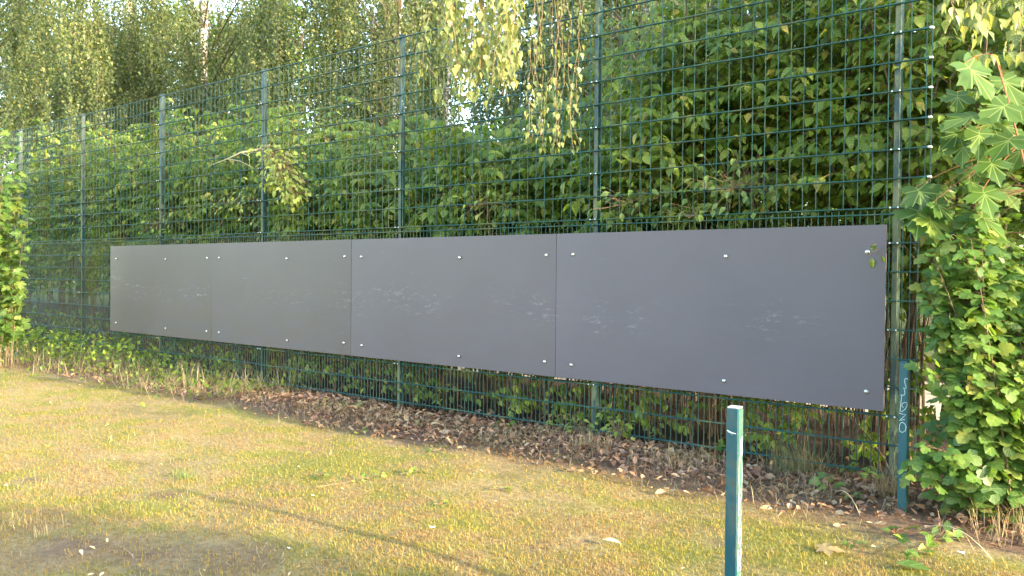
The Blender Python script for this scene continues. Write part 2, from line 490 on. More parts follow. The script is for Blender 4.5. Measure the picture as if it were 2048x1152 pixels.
MAPLE_H = [(0, 0), (.08, -.09), (.24, -.15), (.42, -.16), (.36, -.04), (.40, .03), (.34, .10), (.47, .13), (.55, .20), (.70, .26), (.57, .33), (.61, .45), (.49, .43),
           (.42, .50), (.33, .45), (.24, .44), (.25, .56), (.37, .68), (.25, .69), (.23, .80), (.12, .84), (0, 1.05)]
LOBED_H = [(0, 0), (.10, -.10), (.28, -.14), (.42, -.04), (.41, .08), (.54, .18), (.52, .32), (.38, .38), (.28, .42), (.33, .55), (.30, .70), (.17, .82), (0, .93)]
MAPLE_HI = half_outline(MAPLE_H, (0, .2), 0.22, 0.10)
LOBED_HI = half_outline(LOBED_H, (0, .22), 0.25, 0.12)
LOBED_LO = half_outline(LOBED_H[::2] + [(0, .93)] if LOBED_H[-1] not in LOBED_H[::2] else LOBED_H[::2], (0, .22), 0.25, 0.12)
DOG_HI = [rib_leaf(0.29, 0.22, 0.12), rib_leaf(0.27, 0.38, 0.2), rib_leaf(0.31, 0.10, 0.05)]
DOG_LO = low_leaf(0.30, 0.42, 0.24, 0.15)
BIR_HI = [rib_leaf(0.37, 0.12, 0.1, (0, .12, .3, .62, 1.0), (0, .72, 1.0, .5, 0)), rib_leaf(0.35, 0.28, 0.2, (0, .12, .3, .62, 1.0), (0, .72, 1.0, .5, 0))]
BIR_LO = low_leaf(0.37, 0.30, 0.14, 0.12)
BIR_TINY = tiny_leaf(0.40, 0.32)
HAZ = low_leaf(0.40, 0.45, 0.2, 0.12)
BIG = tiny_leaf(0.42, 0.42)

def frames(Y, Zn):
    Y = nrm(Y)
    X = nrm(np.cross(Y, Zn))
    Z = np.cross(X, Y)
    return X, Y, Z
def leaves_mesh(name, proto, P, Y, Zn, S, mat):
    V, Fs = proto
    X, Y, Z = frames(Y, Zn)
    S = np.broadcast_to(S, (len(P),))
    W = P[:, None, :] + S[:, None, None] * (V[None, :, 0, None] * X[:, None, :] + V[None, :, 1, None] * Y[:, None, :] + V[None, :, 2, None] * Z[:, None, :])
    k = len(V)
    flat = np.concatenate([np.asarray(f) for f in Fs])
    sz = np.array([len(f) for f in Fs])
    allf = (flat[None, :] + (np.arange(len(P)) * k)[:, None]).ravel()
    return np_mesh(name, W.reshape(-1, 3), allf, np.tile(sz, len(P)), mat)
_leaf_cache = {}
def leaf_data(key, proto, mat):
    if key not in _leaf_cache:
        V, Fs = proto
        me = np_mesh('leaf', V, np.concatenate([np.asarray(f) for f in Fs]), [len(f) for f in Fs], mat, True)
        _leaf_cache[key] = me
    return _leaf_cache[key]
def add_leaves(root, key, hi, lo, P, Y, Zn, S, mat, nmax=300, minpx=9, name='leaf', rest='foliage'):
    """the leaves that show largest become single parts, the rest one 'stuff' part"""
    P = np.asarray(P); Y = np.asarray(Y); Zn = np.asarray(Zn); S = np.broadcast_to(S, (len(P),)).copy()
    off = root_off(root)
    X2, Y2, Z2 = frames(Y, Zn)
    px, py, dz = project(P + Y2 * S[:, None] * 0.5)
    size = FPX * S / np.maximum(dz, 0.2)
    ok = (dz > 0.2) & (px > -10) & (px < 2058) & (py > -10) & (py < 1162) & (size > minpx)
    pick = np.zeros(len(P), bool)
    if nmax and ok.any():
        cell = 9
        ky = (py // cell).astype(int) * 4000 + (px // cell).astype(int)
        order = np.argsort(dz)
        seen = set(); cand = []
        for i in order:
            if not ok[i]: continue
            k = ky[i]
            if k in seen: continue
            seen.add(k); seen.add(k + 1); seen.add(k - 1)
            cand.append(i)
        cand = sorted(cand, key=lambda i: -size[i])[:nmax]
        pick[cand] = True
    protos = hi if isinstance(hi, list) else [hi]
    for n, i in enumerate(np.nonzero(pick)[0]):
        q = n % len(protos)
        o = bpy.data.objects.new(name, leaf_data((key, q), protos[q], mat))
        C.objects.link(o)
        o.parent = root
        s = S[i]
        mm = Matrix.Identity(4)
        for a in range(3):
            mm[a][0], mm[a][1], mm[a][2], mm[a][3] = X2[i, a] * s, Y2[i, a] * s, Z2[i, a] * s, P[i, a] - off[a]
        o.matrix_basis = mm
    r = ~pick
    if r.any():
        me = leaves_mesh(rest, lo, P[r] - off, Y[r], Zn[r], S[r], mat)
        o = link(rest, me, root)
        o['kind'] = 'stuff'
    return int(pick.sum())

def curve(p0, p1, p2, n):
    t = np.linspace(0, 1, n)[:, None]
    return (1 - t) ** 2 * p0 + 2 * t * (1 - t) * p1 + t * t * p2

# ================================================================== SETTING
# ground: one sheet, fine near the lawn and coarse out to the horizon
def lines(lo, hi, step, far):
    a = list(np.arange(lo, hi + 1e-6, step))
    s = step; x = hi
    while x < far: s *= 1.5; x += s; a.append(x)
    s = step; x = lo
    while x > -far: s *= 1.5; x -= s; a.insert(0, x)
    return np.array(a)
def bare(x, y):
    """0 where soil shows"""
    s = np.sin(1.9 * x + 1.1 * y + .5) * np.sin(1.3 * y - .7 * x + 2) + .45 * np.sin(4.3 * x - 2.9 * y) * np.sin(3.7 * y + 1.9 * x)
    v = 1 - .6 * ss(.35, .9, s)
    for px, py, r, k_ in [(q + (.46 if q[2] > .35 else .85,)) for q in [(110, 1090, .30), (1175, 1080, .16), (330, 1085, .55), (520, 1120, .4), (60, 1130, .5), (800, 880, .3), (330, 985, .25), (60, 960, .2), (1440, 1075, .2), (900, 900, .28), (1830, 1060, .35)]]:
        q = on_g(px, py); v = v * (1 - k_ * np.exp(-(((x - q[0]) ** 2 + (y - q[1]) ** 2) / r ** 2)))
    return v
gx = lines(-18, 3, 0.10, 320); gy = lines(0.5, 9, 0.10, 320)
GX, GY = np.meshgrid(gx, gy, indexing='ij')
V = np.stack([GX, GY, gz(GX, GY)], -1).reshape(-1, 3)
ny = len(gy)
ii, jj = np.meshgrid(np.arange(len(gx) - 1), np.arange(ny - 1), indexing='ij')
a = (ii * ny + jj).ravel()
fl = np.stack([a, a + ny, a + ny + 1, a + 1], 1)
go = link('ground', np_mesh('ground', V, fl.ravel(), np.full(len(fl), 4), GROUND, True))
at = go.data.attributes.new('wear', 'FLOAT', 'POINT'); at.data.foreach_set('value', (1 - bare(V[:, 0], V[:, 1])).astype(np.float32))
tag(go, 'dry yellow green lawn with bare soil patches in front of fence', 'ground', kind='structure')
b = MB()
xs = np.linspace(-9.5, 25, 60)
w0 = 9.7 + 0.15 * np.sin(xs * 0.9); w1 = 13.2 + 0.2 * np.sin(xs * 0.7 + 1)
b.add(np.concatenate([np.stack([xs, w0, np.full(60, 0.004)], 1), np.stack([xs, w1, np.full(60, 0.004)], 1)]), [(i, i + 1, 61 + i, 60 + i) for i in range(59)])
tag(b.build('path', PATH), 'pale sunlit gravel path behind the shrubs', 'path', kind='structure')

# ================================================================== FENCE
D = 6.326           # plane of the front rods
PX0, PS = -1.8985, 2.52
NB = 7
fence = empty('mesh_fence', (PX0, D, 0), 'tall green double rod mesh fence on posts, running the width of the scene', 'fence')
ZL = 0.095          # lowest rod
ZU = ZL + 1.8 + 0.045
bm = MB()
post_me = {}
def post_mesh():
    b = MB()
    b.box((-0.02, 0.0, -0.35), (0.02, 0.06, ZU + 2.0 + 0.03), 0.003)
    return b.mesh('fence_post', POST_MAT)
pm = post_mesh()
cb = MB(); cb.box((-0.0225, -0.0025, 0), (0.0225, 0.0625, 0.012), 0.003)
capm = cb.mesh('post_cap', POST_MAT)
kb = MB()
kb.box((-0.030, -0.030, -0.007), (-0.0215, 0.03, 0.007), 0.002)
kb.box((0.0215, -0.030, -0.007), (0.030, 0.03, 0.007), 0.002)
kb.box((-0.030, -0.033, -0.006), (0.030, -0.0295, 0.006), 0.001)
clip_me = kb.mesh('clip', ROD_MAT)
hb = MB()
for sx in (0.0,):
    a = np.linspace(0, 2 * math.pi, 8, endpoint=False)
    ring = lambda y, r: np.stack([sx + r * np.cos(a), np.full(8, y), r * np.sin(a)], 1)
    hb.add(np.concatenate([ring(-0.033, 0.0058), ring(-0.038, 0.005), ring(-0.039, 0.002)]),
           [(k * 8 + i, k * 8 + (i + 1) % 8, k * 8 + 8 + (i + 1) % 8, k * 8 + 8 + i) for k in range(2) for i in range(8)] + [tuple(range(16, 24))])
bolt_me = hb.mesh('clip_bolt', WHITE_CAP)
for k in range(NB + 1):
    p = link('fence_post', pm, fence, (-PS * k, 0.021, 0))
    c = link('post_cap', capm, p, (0, 0, ZU + 2.03))
    zs = [ZL + 0.4, ZL + 1.0, ZL + 1.6, ZU, ZU + 0.4, ZU + 0.8, ZU + 1.2, ZU + 1.6]
    for z in zs:
        link('clip', clip_me, p, (0, -0.001, z))
        for sx in (-0.026, 0.026): link('clip_bolt', bolt_me, p, (sx, -0.001, z))
def rod_pair(x0, x1):
    b = MB()
    L = x1 - x0
    n = max(2, int(L / 0.5))
    xs = np.linspace(x0, x1, n)
    b.tube(np.stack([xs, np.zeros(n), np.zeros(n)], 1), 0.0050, 6)
    return b.mesh('horizontal_rod', ROD_MAT, (x0, 0, 0))
def vrod(h):
    b = MB()
    b.tube([(0, 0.0083, 0), (0, 0.0083, h)], 0.0036, 5)
    return b.mesh('vertical_rod', ROD_MAT)
vu = vrod(2.012); vl = vrod(1.86)
hr_bay = rod_pair(0, PS); hr_end_u = rod_pair(0, PS + 0.225); hr_end_l = rod_pair(0, PS + 0.16)
capr = MB(); capr.box((-0.004, -0.007, -0.007), (0.022, 0.0215, 0.007), 0.003)
cap_me = capr.mesh('rod_cap', WHITE_CAP)
sleeve = MB(); sleeve.box((-0.05, -0.007, -0.007), (0, 0.0235, 0.007), 0.003)
sleeve_me = sleeve.mesh('rod_sleeve', ROD_MAT)
for k in range(NB):
    xl = -PS * (k + 1)
    for part in ('upper', 'lower'):
        up = part == 'upper'
        panel = bpy.data.objects.new('mesh_panel', None); C.objects.link(panel)
        panel.parent = fence; panel.empty_display_size = 0.1
        panel.location = (xl, 0.0, (ZU if up else ZL) + rng.normal(0, .003))
        panel['label'] = ('wide meshed upper fence panel' if up else 'close meshed lower fence panel')
        me = (hr_end_u if up else hr_end_l) if k == 0 else hr_bay
        for i in range(11 if up else 10):
            link('horizontal_rod', me, panel, (0, 0, 0.2 * i))
            link('horizontal_rod', me, panel, (0, 0.0165, 0.2 * i))
            if k == 0 and up and i % 1 == 0:
                link('rod_sleeve', sleeve_me, panel, (PS + 0.212, 0, 0.2 * i))
                link('rod_cap', cap_me, panel, (PS + 0.21, 0, 0.2 * i))
        xs = list(np.arange(25) * 0.1 + 0.065) if up else list(np.arange(50) * 0.05 + 0.035)
        if k == 0: xs += [PS + 0.09, PS + 0.19, PS + 0.225] if up else [PS + 0.055, PS + 0.105, PS + 0.155]
        z0 = -0.006 if up else -0.03
        if up or k < 2:
            for x in xs: link('vertical_rod', vu if up else vl, panel, (x, 0, z0))
        else:
            b = MB()
            for x in xs: b.tube([(x, 0.0083, z0), (x, 0.0083, z0 + 1.86)], 0.0036, 4)
            o = link('vertical_rods', b.mesh('vertical_rods', ROD_MAT), panel)
            o['kind'] = 'stuff'

# small marker scrawl on the side of one post
def strokes(parent, polys, to3, r=0.0016, name='marker_writing', mat=None):
    b = MB()
    for pl in polys:
        P = np.array([to3(u, v) for u, v in pl])
        if len(P) > 2:
            t = np.arange(len(P)); tt = np.linspace(0, len(P) - 1, (len(P) - 1) * 3 + 1)
            Q = np.stack([np.interp(tt, t, P[:, i]) for i in range(3)], 1)
            P = Q.copy(); P[1:-1] = (Q[:-2] + 2 * Q[1:-1] + Q[2:]) / 4
        b.tube(P, r, 5)
    return b.build(name, mat or MARKER, parent)
circ = lambda cx, cy, rx, ry, n=12: [(cx + rx * math.cos(2 * math.pi * i / n + 1.3), cy + ry * math.sin(2 * math.pi * i / n + 1.3)) for i in range(n + 1)]
p4 = [o for o in fence.children if o.name.startswith('fence_post')][4 - 0 if False else 3]
xs4 = PX0 - 2 * PS + 0.0205
strokes(None, [[(0.0, 0.066), (0.006, 0.072), (0.018, 0.07), (0.020, 0.062), (0.012, 0.05), (0.014, 0.044), (0.024, 0.044)], circ(0.026, 0.022, 0.011, 0.014), circ(0.030, -0.006, 0.011, 0.014)],
        lambda u, v: (xs4, D + 0.030 + u, on_y(800, 222, D)[2] + v * 1.6), 0.0012)
w = bpy.data.objects['marker_writing']; pp = [o for o in fence.children if o.name.split('.')[0] == 'fence_post'][2]
w.parent = pp; w.location = tuple(-root_off(pp))

# ================================================================== BOARDS
BX, BL, ZT, ZB = -1.9394, 2.861, 1.8233, 0.5309
board_labels = ['dark board at the near right end, bluish sheen, few scuffs, no neighbour on its right',
                'dark board with the most white scuffs and scratches, second from the right end',
                'grey brown board with a pale smear at centre, second from the left end',
                'plain grey brown board at the far left end of the row, least scuffed']
hb = MB()
a = np.linspace(0, 2 * math.pi, 12, endpoint=False)
prof = [(0.0, 0.0165), (-0.0035, 0.0165), (-0.0075, 0.0135), (-0.0105, 0.008), (-0.0115, 0.003)]
VV = np.concatenate([np.stack([r * np.cos(a), np.full(12, y), r * np.sin(a)], 1) for y, r in prof])
hb.add(VV, [(k * 12 + i, k * 12 + (i + 1) % 12, k * 12 + 12 + (i + 1) % 12, k * 12 + 12 + i) for k in range(4) for i in range(12)] + [tuple(range(48, 60))])
screw_me = hb.mesh('screw', SCREW, smooth=True)
for k in range(4):
    xr = BX - BL * k
    b = MB()
    n = 14
    # slight waviness of a big thin sheet
    xs = np.linspace(-BL + 0.002, -0.002, n); zs = np.linspace(ZB, ZT, 6)
    fr = []
    amp = [0.002, 0.004, 0.004, 0.003][k]
    for x in xs:
        for z in zs:
            t = (x + BL) / BL
            fr.append((x, -0.03 - amp * (math.sin(t * 6.3 + k) * 0.6 + math.sin(z * 2.1 + k * 2) * 0.4), z))
    fr = np.array(fr); bk = fr + np.array([0, 0.016, 0])
    m6 = 6; fs = []
    q = n * m6
    for i in range(n - 1):
        for j in range(m6 - 1):
            p = i * m6 + j
            fs.append((p, p + m6, p + m6 + 1, p + 1)); fs.append((q + p, q + p + 1, q + p + m6 + 1, q + p + m6))
    for i in range(n - 1):
        p = i * m6; fs.append((p, q + p, q + p + m6, p + m6)); p += m6 - 1; fs.append((p, p + m6, q + p + m6, q + p))
    for j in range(m6 - 1):
        p = j; fs.append((p, p + 1, q + p + 1, q + p)); p = (n - 1) * m6 + j; fs.append((p, q + p, q + p + 1, p + 1))
    b.add(np.concatenate([fr, bk]), fs)
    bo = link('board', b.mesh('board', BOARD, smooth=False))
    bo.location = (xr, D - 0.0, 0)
    bo.color = [(0.090, 0.076, 0.094, 1), (0.083, 0.069, 0.080, 1), (0.069, 0.056, 0.055, 1), (0.063, 0.050, 0.044, 1)][k]  # soft reflection painted into the tints: bluish at right, browner to the left
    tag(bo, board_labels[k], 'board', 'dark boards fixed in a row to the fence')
    for t, dz in ((0.065, 0.0), (0.583, -0.016), (0.958, 0.002)):
        for z in (1.632, 0.655):
            s = link('screw', screw_me, bo, (-BL + t * BL + rng.normal(0, .006), -0.0285 - amp, z + dz + rng.normal(0, .004)))

# ================================================================== SHORT POSTS ON THE LAWN
def stub(px, py_top, dep, label, w, tilt, rot):
    top = on_d(px, py_top, dep)
    g = float(gz(top[0], top[1]))
    e = empty('short_post', (top[0], top[1], g - 0.02), label, 'post', 'short green posts standing in the lawn')
    h = top[2] - g + 0.02
    b = MB()
    b.box((-w / 2, -w / 2, -0.3), (w / 2 - 0.0016, w / 2, h - 0.004), 0.003)
    o = link('shaft', b.mesh('shaft', STUB_MAT), e)
    b = MB(); b.box((w / 2 - 0.002, -w / 2 + 0.003, -0.02), (w / 2, w / 2 - 0.003, h - 0.006))
    link('pale_face', b.mesh('pale_face', STUB_PALE), e)  # thin sheet on one side, paler than the shaft
    b = MB(); b.box((-w / 2 + 0.002, -w / 2 + 0.002, h - 0.004), (w / 2 - 0.002, w / 2 - 0.002, h + 0.003), 0.002)
    link('top_filler', b.mesh('top_filler', CONCRETE if tilt else STUB_MAT), e)
    e.rotation_euler = (0, 0, rot)
    return e, h
near, hn = stub(1470, 814, 3.55, 'near short teal post with paler side and outlined white letters', 0.052, 1, math.radians(4))
w = 0.052
fx = w / 2 + 0.0006
def nf(u, v): return (fx, -w / 2 + u * w, hn - v)
# outlined letters running down the lit side (u across 0..1, v metres below the top)
cl = lambda pts: pts + [pts[0], pts[1]]
NL = [cl([(.45, .13), (.75, .12), (.80, .19), (.55, .20)]),
      cl([(.30, .20), (.70, .22), (.85, .27), (.75, .33), (.40, .34), (.22, .29), (.22, .24)]),
      cl([(.25, .345), (.80, .345), (.82, .36), (.45, .375), (.45, .41), (.80, .42), (.80, .435), (.22, .435), (.18, .39)]),
      cl([(.48, .445), (.80, .48), (.84, .53), (.60, .565), (.26, .54), (.20, .49)]), circ(.52, .505, .10, .016),
      cl([(.25, .575), (.55, .585), (.82, .575), (.82, .60), (.60, .625), (.82, .65), (.78, .66), (.24, .66), (.20, .60)]), cl([(.40, .60), (.52, .61), (.50, .64), (.38, .64)]),
      [(.62, .675), (.68, .685)],
      cl([(.50, .695), (.82, .73), (.86, .78), (.60, .82), (.26, .79), (.18, .73)]), cl([(.35, .745), (.6, .745), (.58, .765), (.35, .765)]),
      cl([(.25, .84), (.40, .835), (.60, .87), (.80, .835), (.84, .85), (.78, .90), (.62, .905), (.40, .88), (.30, .905), (.2, .90)]),
      cl([(.60, .925), (.85, .93), (.80, 1.0), (.3, .985), (.3, .965)])]
b = MB()
for pl in NL:
    P = np.array([nf(u, v) for u, v in pl])
    P[:, 1:] = P[:, 1:]
    b.tube(P, 0.0011, 5)
link('marker_letters', b.mesh('marker_letters', MARKER), near)
b = MB(); b.tube([(-.022, -w / 2 - .0003, hn - .093), (-.005, -w / 2 - .0003, hn - .100), (.016, -w / 2 - .0003, hn - .104)], .0016, 4); b.tube([(-.02, -w / 2 - .0003, hn - .098), (.002, -w / 2 - .0003, hn - .107)], .001, 4)
link('scratch', b.mesh('scratch', MARKER), near)
farp, hf = stub(1810, 723, 5.42, 'short teal post at right with scrawled white marker letters, beside the leafy shrub', 0.052, 0, math.radians(-1))
# scrawl copied from the photo, u across 0..1 from the left edge, v metres below the top
k = 0.95 / 310 / 2.88 * 2.02      # zoom pixels to metres (approx.)
def fz(x, y): return (-w / 2 + (x - 160 + (y - 20) * 0.03) / 120 * w, -w / 2 - 0.0004, hf - (y - 20) / 7.2 / 329)
S = [[(275, 272), (262, 258), (240, 260), (228, 290), (232, 330), (248, 380), (245, 410), (228, 405), (212, 398), (222, 420), (230, 450), (228, 490), (212, 510)],
     [(170, 508), (215, 508)], [(190, 510), (178, 580), (168, 680), (160, 750), (185, 750), (225, 715), (258, 660), (258, 615), (225, 608), (195, 630), (185, 665), (208, 690)],
     [(145, 775), (190, 785), (243, 783), (200, 830), (150, 888), (190, 872), (222, 860)],
     [(190, 905), (225, 925), (240, 970), (228, 1025), (190, 1052), (155, 1045), (145, 1010), (152, 950), (170, 915), (192, 905)]]
b = MB()
for pl in S: b.tube([fz(*q) for q in pl], 0.0015, 5)
link('marker_writing', b.mesh('marker_writing', MARKER), farp)

# ================================================================== SHRUBS BEHIND THE FENCE
def shrub_points(cx, cy, h, rad, nstem, ntw, rg, node=0.055, ymin=6.36, low=0.25, leafdown=0.55, twl=(0.3, 0.75), size=(0.055, 0.09)):
    mb = MB()
    P, Y, Zn, S = [], [], [], []
    for s in range(nstem):
        a = rg.uniform(0, 2 * math.pi)
        base = np.array([cx + rg.normal(0, rad * .28), max(cy + rg.normal(0, .18), 6.55), 0.0])
        lean = rg.uniform(.2, 1.0) * rad
        hh = h * rg.uniform(.62, 1.0)
        tip = base + np.array([math.cos(a) * lean, math.sin(a) * lean * .8, hh])
        tip[1] = max(tip[1], 6.5)
        mid = base * .4 + tip * .6; mid[2] = hh * .75; mid[:2] = base[:2] * .75 + tip[:2] * .25
        c = curve(base, mid, tip, 9)
        c[1:-1] += rg.normal(0, .03, (7, 3))
        mb.tube(c, np.linspace(.013, .004, 9) * rg.uniform(.7, 1.2), 5, False)
        for t in range(ntw):
            u = low + (1 - low) * rg.random() ** .8
            i = min(int(u * 8), 7); f = u * 8 - i
            p0 = c[i] * (1 - f) + c[i + 1] * f
            aa = rg.uniform(0, 2 * math.pi)
            L = rg.uniform(*twl)
            d = np.array([math.cos(aa), math.sin(aa), rg.uniform(-.1, .7)])
            p2 = p0 + d * L + np.array([0, 0, -.18 * L])
            if p2[1] < ymin: p2[1] = ymin + rg.uniform(0, .1)
            p1 = p0 + d * L * .5 + np.array([0, 0, .12 * L]); p1[1] = max(p1[1], ymin)
            nn = max(3, int(L / node))
            tw = curve(p0, p1, p2, nn + 1)
            mb.tube(tw[::2] if len(tw) > 4 else tw, .0025, 3, False)
            tan = nrm(np.gradient(tw, axis=0))
            side = nrm(np.cross(tan, [0, 0, 1.0]))
            for q in range(1, nn + 1):
                for sg in (-1, 1):
                    if rg.random() < .12: continue
                    yv = tan[q] * .55 + side[q] * sg * .8 + np.array([0, 0, -leafdown * rg.uniform(.4, 1.6)]) + rg.normal(0, .2, 3)
                    zv = np.array([0, 0, .9]) + side[q] * sg * .3 + np.array([rg.normal(.25, .4), rg.normal(-.75, .4), 0])
                    P.append(tw[q] + side[q] * sg * .008); Y.append(yv); Zn.append(zv); S.append(rg.uniform(*size))
    return mb, np.array(P), np.array(Y), np.array(Zn), np.array(S)

dog = [(-2.25, 7.35, 4.3, 1.0), (-3.55, 7.4, 4.2, 1.0), (-4.9, 7.35, 3.35, 1.05), (-6.3, 7.4, 3.25, 1.05), (-7.8, 7.45, 3.0, 1.1),
       (-9.4, 7.4, 3.6, 1.15), (-11.1, 7.5, 3.9, 1.2), (-13.0, 7.5, 4.0, 1.25), (-15.2, 7.6, 4.1, 1.4), (-17.8, 7.7, 4.2, 1.5), (-21.2, 7.9, 4.0, 1.7)]
dog_lab = ['bushy green shrub pressed behind the fence at its right end post', 'tall leafy shrub behind the fence, centred over the near right dark board',
           'leafy shrub behind the fence just right of the third fence post from the right end', 'green shrub behind the fence above the seam of the two nearest boards',
           'leafy shrub behind the fence under the open patch of sky', 'dark leafy shrub behind the fence left of the open patch of sky',
           'leafy shrub behind the fence next to the hanging wilted branch', 'green shrub behind the fence over the far left dark board',
           'shrub behind the fence just left of the row of boards', 'shrub behind the fence at the far left edge', 'farthest shrub behind the fence, half hidden by the young maple']
for n, ((x, y, h, r), lab) in enumerate(zip(dog, dog_lab)):
    rg = np.random.default_rng(100 + n)
    near_ = x > -8.6
    e = empty('leafy_shrub', (x, y, 0), lab, 'shrub', 'shrubs growing against the back of the fence')
    mb, P, Y, Zn, S = shrub_points(x, y, h, r, 34 if near_ else 34, 22 if near_ else 20, rg, 0.06 if near_ else 0.07, size=(0.075, 0.125) if near_ else (.08, .125))
    # drooping low shoots close to the mesh
    P2, Y2, Z2, S2 = [], [], [], []
    for s in range(54 if near_ else 64):
        sx = x + rg.uniform(-r * .9, r * .9); sy = rg.uniform(6.36, 6.75)
        zt = rg.uniform(.15, .8)
        sy = sy + (.14 if zt > .45 else 0)
        c = curve(np.array([sx, sy + .15, zt * .5]), np.array([sx + rg.normal(0, .1), sy + .1, zt * 1.3]), np.array([sx + rg.normal(0, .2), sy - rg.uniform(0, .12 if zt < .45 else .02), zt * .75]), 8)
        mb.tube(c, .002, 3, False)
        for q in range(2, 8):
            for sg in (-1, 1):
                if rg.random() < .25: continue
                P2.append(c[q]); Y2.append(np.array([sg * .5, -.15, -.9]) + rg.normal(0, .25, 3)); Z2.append(np.array([rg.normal(0, .5), -1, .5])); S2.append(rg.uniform(.05, .085))
    P = np.concatenate([P, np.array(P2)]); Y = np.concatenate([Y, np.array(Y2)]); Zn = np.concatenate([Zn, np.array(Z2)]); S = np.concatenate([S, np.array(S2)])
    # bare canes near the foot
    for s in range(9):
        sx = x + rg.uniform(-r, r); sy = rg.uniform(6.5, 7.3)
        hh = rg.uniform(.5, 1.5)
        c = curve(np.array([sx, sy, -.02]), np.array([sx + rg.normal(0, .08), sy, hh * .5]), np.array([sx + rg.normal(0, .35), sy + rg.normal(0, .2), hh]), 5)
        mb.tube(c, np.linspace(.009, .004, 5) * rg.uniform(.4, 1.7), 4, False)
    for v in mb.v:
        hit = (v[:, 2] > .4) & (v[:, 2] < 1.95); v[hit, 1] = np.maximum(v[hit, 1], 6.36)
    tipy = P[:, 1] + np.minimum(nrm(Y)[:, 1], 0) * S
    bad = (tipy < 6.35) & (P[:, 2] > .42) & (P[:, 2] < 1.98)
    P[bad, 1] += 6.36 - tipy[bad]
    mb.build('stems', CANE, e)
    add_leaves(e, 'dog', DOG_HI, DOG_LO, P, Y, Zn, S, GREEN_LEAF, 300 if near_ else 0)

# taller darker bushes behind the first row, right half
for n, (x, y, h, r, lab) in enumerate([(-2.6, 8.7, 5.2, 1.2, 'tall dark bush behind the shrub at the right end post'), (-4.6, 8.8, 4.9, 1.2, 'tall dark bush behind the shrub over the right board'),
                                       (-6.1, 8.9, 3.4, .8, 'dark bush behind the shrubs, just right of the open patch of sky')]):
    rg = np.random.default_rng(300 + n)
    e = empty('tall_bush', (x, y, 0), lab, 'bush', 'tall bushes in the second row')
    mb, P, Y, Zn, S = shrub_points(x, y, h, r, 24, 20, rg, .075, ymin=7.6, low=.12, twl=(.4, .9), size=(.07, .11))
    mb.build('stems', DARKBARK, e)
    add_leaves(e, 'haz', HAZ, HAZ, P, Y, Zn, S, DARK_LEAF, 0)
# ================================================================== TREES
def crown_tree(name, x, y, h, r, z0, nclump, nleaf, rg, label, cat, group, leaf, lmat, bark, size, trunk_r=.13):
    e = empty(name, (x, y, 0), label, cat, group)
    t = MB()
    c = curve(np.array([x, y, -.1]), np.array([x + rg.normal(0, .3), y, h * .5]), np.array([x + rg.normal(0, .5), y + rg.normal(0, .3), h * .95]), 10)
    t.tube(c, np.linspace(trunk_r, .02, 10), 8)
    P, Y, Zn, S = [], [], [], []
    for k in range(nclump):
        a = rg.uniform(0, 2 * math.pi); u = rg.random() ** .7
        z = z0 + (h - z0) * u
        rr = r * math.sin(min(1, .25 + (1 - u) * 1.1) * math.pi * .55) * rg.uniform(.35, 1.05)
        q = np.array([x + rr * math.cos(a), y + rr * math.sin(a), z])
        i = int(np.argmin(np.abs(c[:, 2] - max(z - rr * .5, .5))))
        t.tube(curve(c[i], (c[i] + q) / 2 + [0, 0, .3], q, 5), np.linspace(.035, .006, 5), 4, False)
        m_ = int(nleaf * rg.uniform(.6, 1.4)); s = rg.uniform(.28, .6)
        pt = q + rg.normal(0, 1, (m_, 3)) * np.array([s, s, s * .6])
        P.append(pt)
        Y.append(rg.normal(0, .6, (m_, 3)) + np.array([0, 0, -.5])); Zn.append(rg.normal(0, .5, (m_, 3)) + np.array([.1, -.1, .8]))
    P = np.concatenate(P); Y = np.concatenate(Y); Zn = np.concatenate(Zn)
    t.build('trunk', bark, e, True)
    o = link('crown', leaves_mesh('crown', leaf, P - root_off(e), Y, Zn, rg.uniform(size[0], size[1], len(P)), lmat), e)
    o['kind'] = 'stuff'
    return e
mids = [(-4.5, 15.0, 9.5, 2.6), (-8.0, 16.0, 9.0, 2.5), (-2.0, 14.5, 9.0, 2.4), (-30, 17.5, 11, 3.6), (-36, 15, 11, 3.6), (-26.5, 19, 11, 3.2), (-11.6, 16.5, 8.5, 2.3), (-43, 19, 12, 4.0), (-18.5, 17.5, 5.6, 2.4), (-38, 24, 13, 4.2)]
mlab = ['dark broad tree beyond the fence, behind the right board', 'dark tree beyond the fence, behind the middle of the right half',
        'dark tree beyond the fence at the right edge', 'dark tree behind the weeping birches at far left', 'dark tree at the left edge behind the fence', 'dark tree behind the birches, left of the sky gap',
        'dark tree beyond the fence just right of the sky gap', 'large dark tree at the far left, beyond all the birches', 'low tree whose top shows under the sky gap', 'largest dark tree far behind the left birches']
for n, (x, y, h, r) in enumerate(mids):
    crown_tree('broadleaf_tree', x, y, h, r, .8, 95, 130, np.random.default_rng(400 + n), mlab[n], 'tree', 'dark trees beyond the path', BIG, DARK_LEAF, DARKBARK, (.13, .22))

